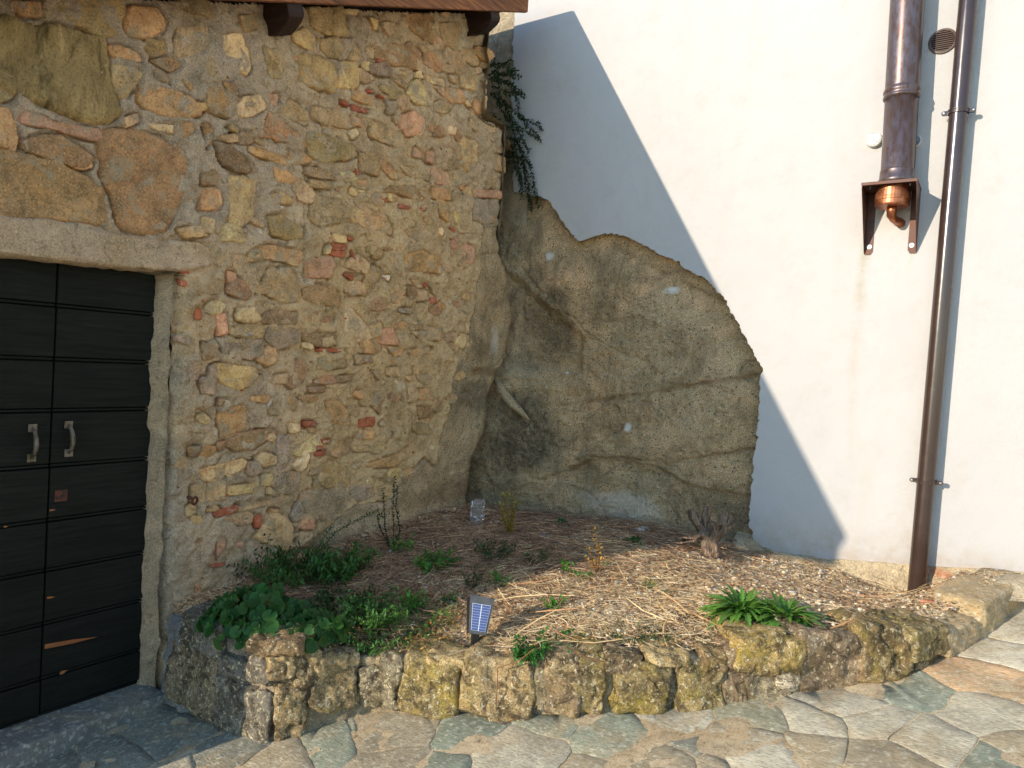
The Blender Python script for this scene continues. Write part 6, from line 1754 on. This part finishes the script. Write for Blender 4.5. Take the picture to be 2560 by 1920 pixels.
def dens_red(X, Y):
    f = fbm(P3(X * 1.6, Y * 1.6), 1, 3, 41)
    return np.clip(sstep(1.9, 0.9, X - .38 * (Y - 1.4) + .25 * f) * (0.8 + .5 * f) + .05, 0.03, 1) * sstep(.02, .25, X) * np.where((X < .9) & (Y < .45), 0, 1)
def dens_pale(X, Y):
    f = fbm(P3(X * 2.2, Y * 2.2), 1, 3, 43)
    return np.clip(sstep(.8, 1.5, X) * (0.40 + 1.0 * f) * sstep(3.2, 2.1, X + .3 * Y), 0.03, 1)
needles(11500, dens_red, 'pine_needles', 'brown dry pine needles covering the flower bed', (.0011, .0019), (.07, .17), [(144, 110, 84), (124, 92, 70), (176, 138, 104), (98, 74, 58), (196, 160, 122)], .016, 'litter')
needles(5600, dens_pale, 'straw', 'pale dry straw scattered in the sunny part of the bed', (.0008, .0018), (.03, .11), [(224, 198, 150), (234, 212, 172), (206, 176, 130), (176, 140, 98)], .014, 'litter')
needles(110, dens_pale, 'dry_stalks', 'long pale dry stalks lying across the straw', (.0022, .004), (.22, .45), [(222, 190, 140), (200, 160, 112), (190, 140, 96)], .02, 'litter')
# thin dry runners hanging over the kerb
for lab, ln in (('thin orange-brown runner hanging down the kerb face onto the paving', [(1335, 1622), (1300, 1650), (1262, 1664), (1244, 1670), (1243, 1720), (1240, 1770), (1241, 1800), (1252, 1818), (1275, 1810), (1292, 1796)]), ('short dry runner lying over the kerb top right of the hanging weed', [(1420, 1615), (1445, 1635), (1475, 1645), (1510, 1655)])):
    P = []
    for x, y in ln:
        s_ = kerb_s(x); p_, t_, n_in = kerb_at(s_); q = on(x, y, (n_in[0], n_in[1], 0), float(n_in @ (p_ - n_in * .045)))
        if q[2] < pave_z(q[0], q[1]) + .01: q = onP(x, y) + np.array([0, 0, .012])
        P.append(q)
    m = MB(); m.tube([q - P[0] for q in P], .0022, 6, lin((124, 86, 58))); o = m.build('dry_runner', M_STRAW, None, label=lab, cat='runner'); o.location = tuple(P[0])
# flakes of dead leaf and bark
n = 22000; X, Y = rs.uniform(.02, 3.45, n * 3), rs.uniform(.1, 3.03, n * 3); ok = inside(SOILP, X, Y) & (rs.uniform(0, 1, n * 3) < .25 + .5 * dens_pale(X, Y)); X, Y = X[ok][:n], Y[ok][:n]; n = len(X)
a = rs.uniform(0, 6.28, n); s = rs.uniform(.003, .013, n); z = soil_z(X, Y) + rs.uniform(.002, .018, n)
q = []
for dx, dy in ((-1, -.4), (.1, -.5), (1, .1), (0, .5)):
    q.append(np.stack([X + s * (dx * np.cos(a) - dy * np.sin(a)), Y + s * (dx * np.sin(a) + dy * np.cos(a)), z + s * rs.uniform(-.35, .5, n)], -1))
V = np.stack(q, 1).reshape(-1, 3); F = np.arange(n * 4).reshape(n, 4)
pal = np.array([lin(p) for p in ((220, 190, 142), (190, 146, 100), (132, 92, 60), (236, 214, 172), (84, 60, 42))]); C = np.repeat(pal[rs.integers(0, 5, n)], 4, 0)
put(mesh_np('leaf_litter', V, F, C, False), 'leaf_litter', M_STRAW, None, label='curled flakes of dead leaf and bark on the soil', kind='stuff')
# pebbles and chips of stone
def blobs(name, label, n, fun, smin, smax, pal, flat=.7, onpave=False):
    ico = [(0, 0, -1), (.72, -.53, -.45), (-.28, -.85, -.45), (-.89, 0, -.45), (-.28, .85, -.45), (.72, .53, -.45), (.28, -.85, .45), (-.72, -.53, .45), (-.72, .53, .45), (.28, .85, .45), (.89, 0, .45), (0, 0, 1)]
    fc = [(0, 1, 2), (1, 0, 5), (0, 2, 3), (0, 3, 4), (0, 4, 5), (1, 5, 10), (2, 1, 6), (3, 2, 7), (4, 3, 8), (5, 4, 9), (1, 10, 6), (2, 6, 7), (3, 7, 8), (4, 8, 9), (5, 9, 10), (6, 10, 11), (7, 6, 11), (8, 7, 11), (9, 8, 11), (10, 9, 11)]
    X, Y = rs.uniform(.02, 3.5, n * 6), rs.uniform(.1, 3.03, n * 6); ok = inside(SOILP, X, Y) & (rs.uniform(0, 1, n * 6) < fun(X, Y)); X, Y = X[ok][:n], Y[ok][:n]; n = len(X)
    S_ = smin + (smax - smin) * rs.uniform(0, 1, n) ** 3; A0 = rs.uniform(0, 6.28, n); B = np.array(ico)
    el = rs.uniform(.6, 1.4, (n, 3)) * np.array([1, .8, flat]); V = B[None] * el[:, None, :] * S_[:, None, None] * (1 + rs.uniform(-.25, .25, (n, 12, 1)))
    c, s = np.cos(A0)[:, None], np.sin(A0)[:, None]
    V = np.stack([V[..., 0] * c - V[..., 1] * s + X[:, None], V[..., 0] * s + V[..., 1] * c + Y[:, None], V[..., 2] + (soil_z(X, Y) + S_ * .25)[:, None]], -1)
    F = (np.array(fc)[None] + (np.arange(n) * 12)[:, None, None]).reshape(-1, 3)
    C = np.repeat(np.array([lin(p) for p in pal])[rs.integers(0, len(pal), n)], 12, 0) * 1.2
    put(mesh_np(name, V.reshape(-1, 3), F, np.clip(C, 0, .8), False), name, M_PEB, None, label=label, kind='stuff')
blobs('gravel', 'pale stone chips and gravel scattered over the bed', 6000, lambda X, Y: np.clip(.25 + sstep(1.2, 2.4, X) * .5 + sstep(2.2, 2.9, Y) * .9, 0, 1), .002, .013, ((196, 176, 140), (172, 150, 116), (214, 200, 172), (140, 122, 98), (190, 190, 182)))
for k, (x, y, r, c, lab) in enumerate(((1598, 1330, 16, (206, 200, 186), 'white stone chip on the shaded gravel left of the stump'), (1612, 1326, 14, (214, 208, 194), 'second white stone chip right of its twin near the rock'), (1360, 1345, 15, (150, 150, 150), 'grey flat stone in the shaded needles'), (1822, 1352, 13, (180, 184, 190), 'pale grey pebble right of the stump'), (1905, 1466, 13, (222, 206, 168), 'cream pebble above the green rosette'), (2148, 1440, 13, (210, 202, 186), 'pale chip by a dark hole near the rain pipe'), (1148, 1368, 12, (200, 164, 120), 'tan pebble in the needles by the upright shoot'), (1895, 1372, 20, (172, 160, 136), 'rough grey lump at the bottom corner of the plaster'), (1735, 1408, 9, (214, 196, 160), 'cream pebble in the sunlit straw below the stump'))):
    b = soil_at(x, y); P, F = block_mesh(400 + k, (r / FPX * 4 * .9, r / FPX * 4 * .6, r / FPX * 4 * .5), 1.0, .3, 6)
    m = MB(); m.add(P, F, np.clip(lin(c) * 1.1, 0, .8)); o = m.build('loose_stone', M_PEB, None, smooth=True, label=lab, cat='stone', group='loose stones on the bed'); o.location = tuple(b + np.array([0, 0, .006]))
# broken bricks set in the mortar by the rain pipe
for k, (x, y, w, h_, c) in enumerate(((2342, 1512, 34, 7, (190, 128, 96)), (2372, 1504, 16, 6, (186, 104, 74)))):
    b = soil_at(x, y) if k < 2 else onR(x, y, YR - .015); P, F = block_mesh(500 + k, (w / FPX * 3.9, .05, h_ / FPX * 3.9), .25, .3, 9)
    if k < 2: P = np.stack([P[:, 0], P[:, 2] * 1.9, P[:, 1] * .35], 1)
    me = bpy.data.meshes.new('brick'); me.from_pydata((P + b).tolist(), [], F); me.update(); me.polygons.foreach_set('use_smooth', np.ones(len(F), bool))
    o = put(me, 'brick', M_BRICK, planter if k < 2 else white); o.color = (*[float(v) for v in lin(c) * (0.7 if k < 2 else 0.9)], 1)
# sloping mortar apron between the pipe and the end of the kerb
A_, B_ = np.meshgrid(np.linspace(3.06, 3.62, 50), np.linspace(2.45, 3.06, 50), indexing='ij')
Zb = soil_z(A_, B_, False) + .008 + .006 * fbm(P3(A_, B_), 10, 4, 271) - .05 * sstep(3.16, 3.06, A_) - .05 * sstep(2.62, 2.45, B_)
put(grid_mesh('apron', np.stack([A_, B_, Zb], -1), None, np.ones(A_.shape + (3,)) * lin((188, 172, 142)) * 1.2), 'mortar_apron', M_MORTAR, planter)
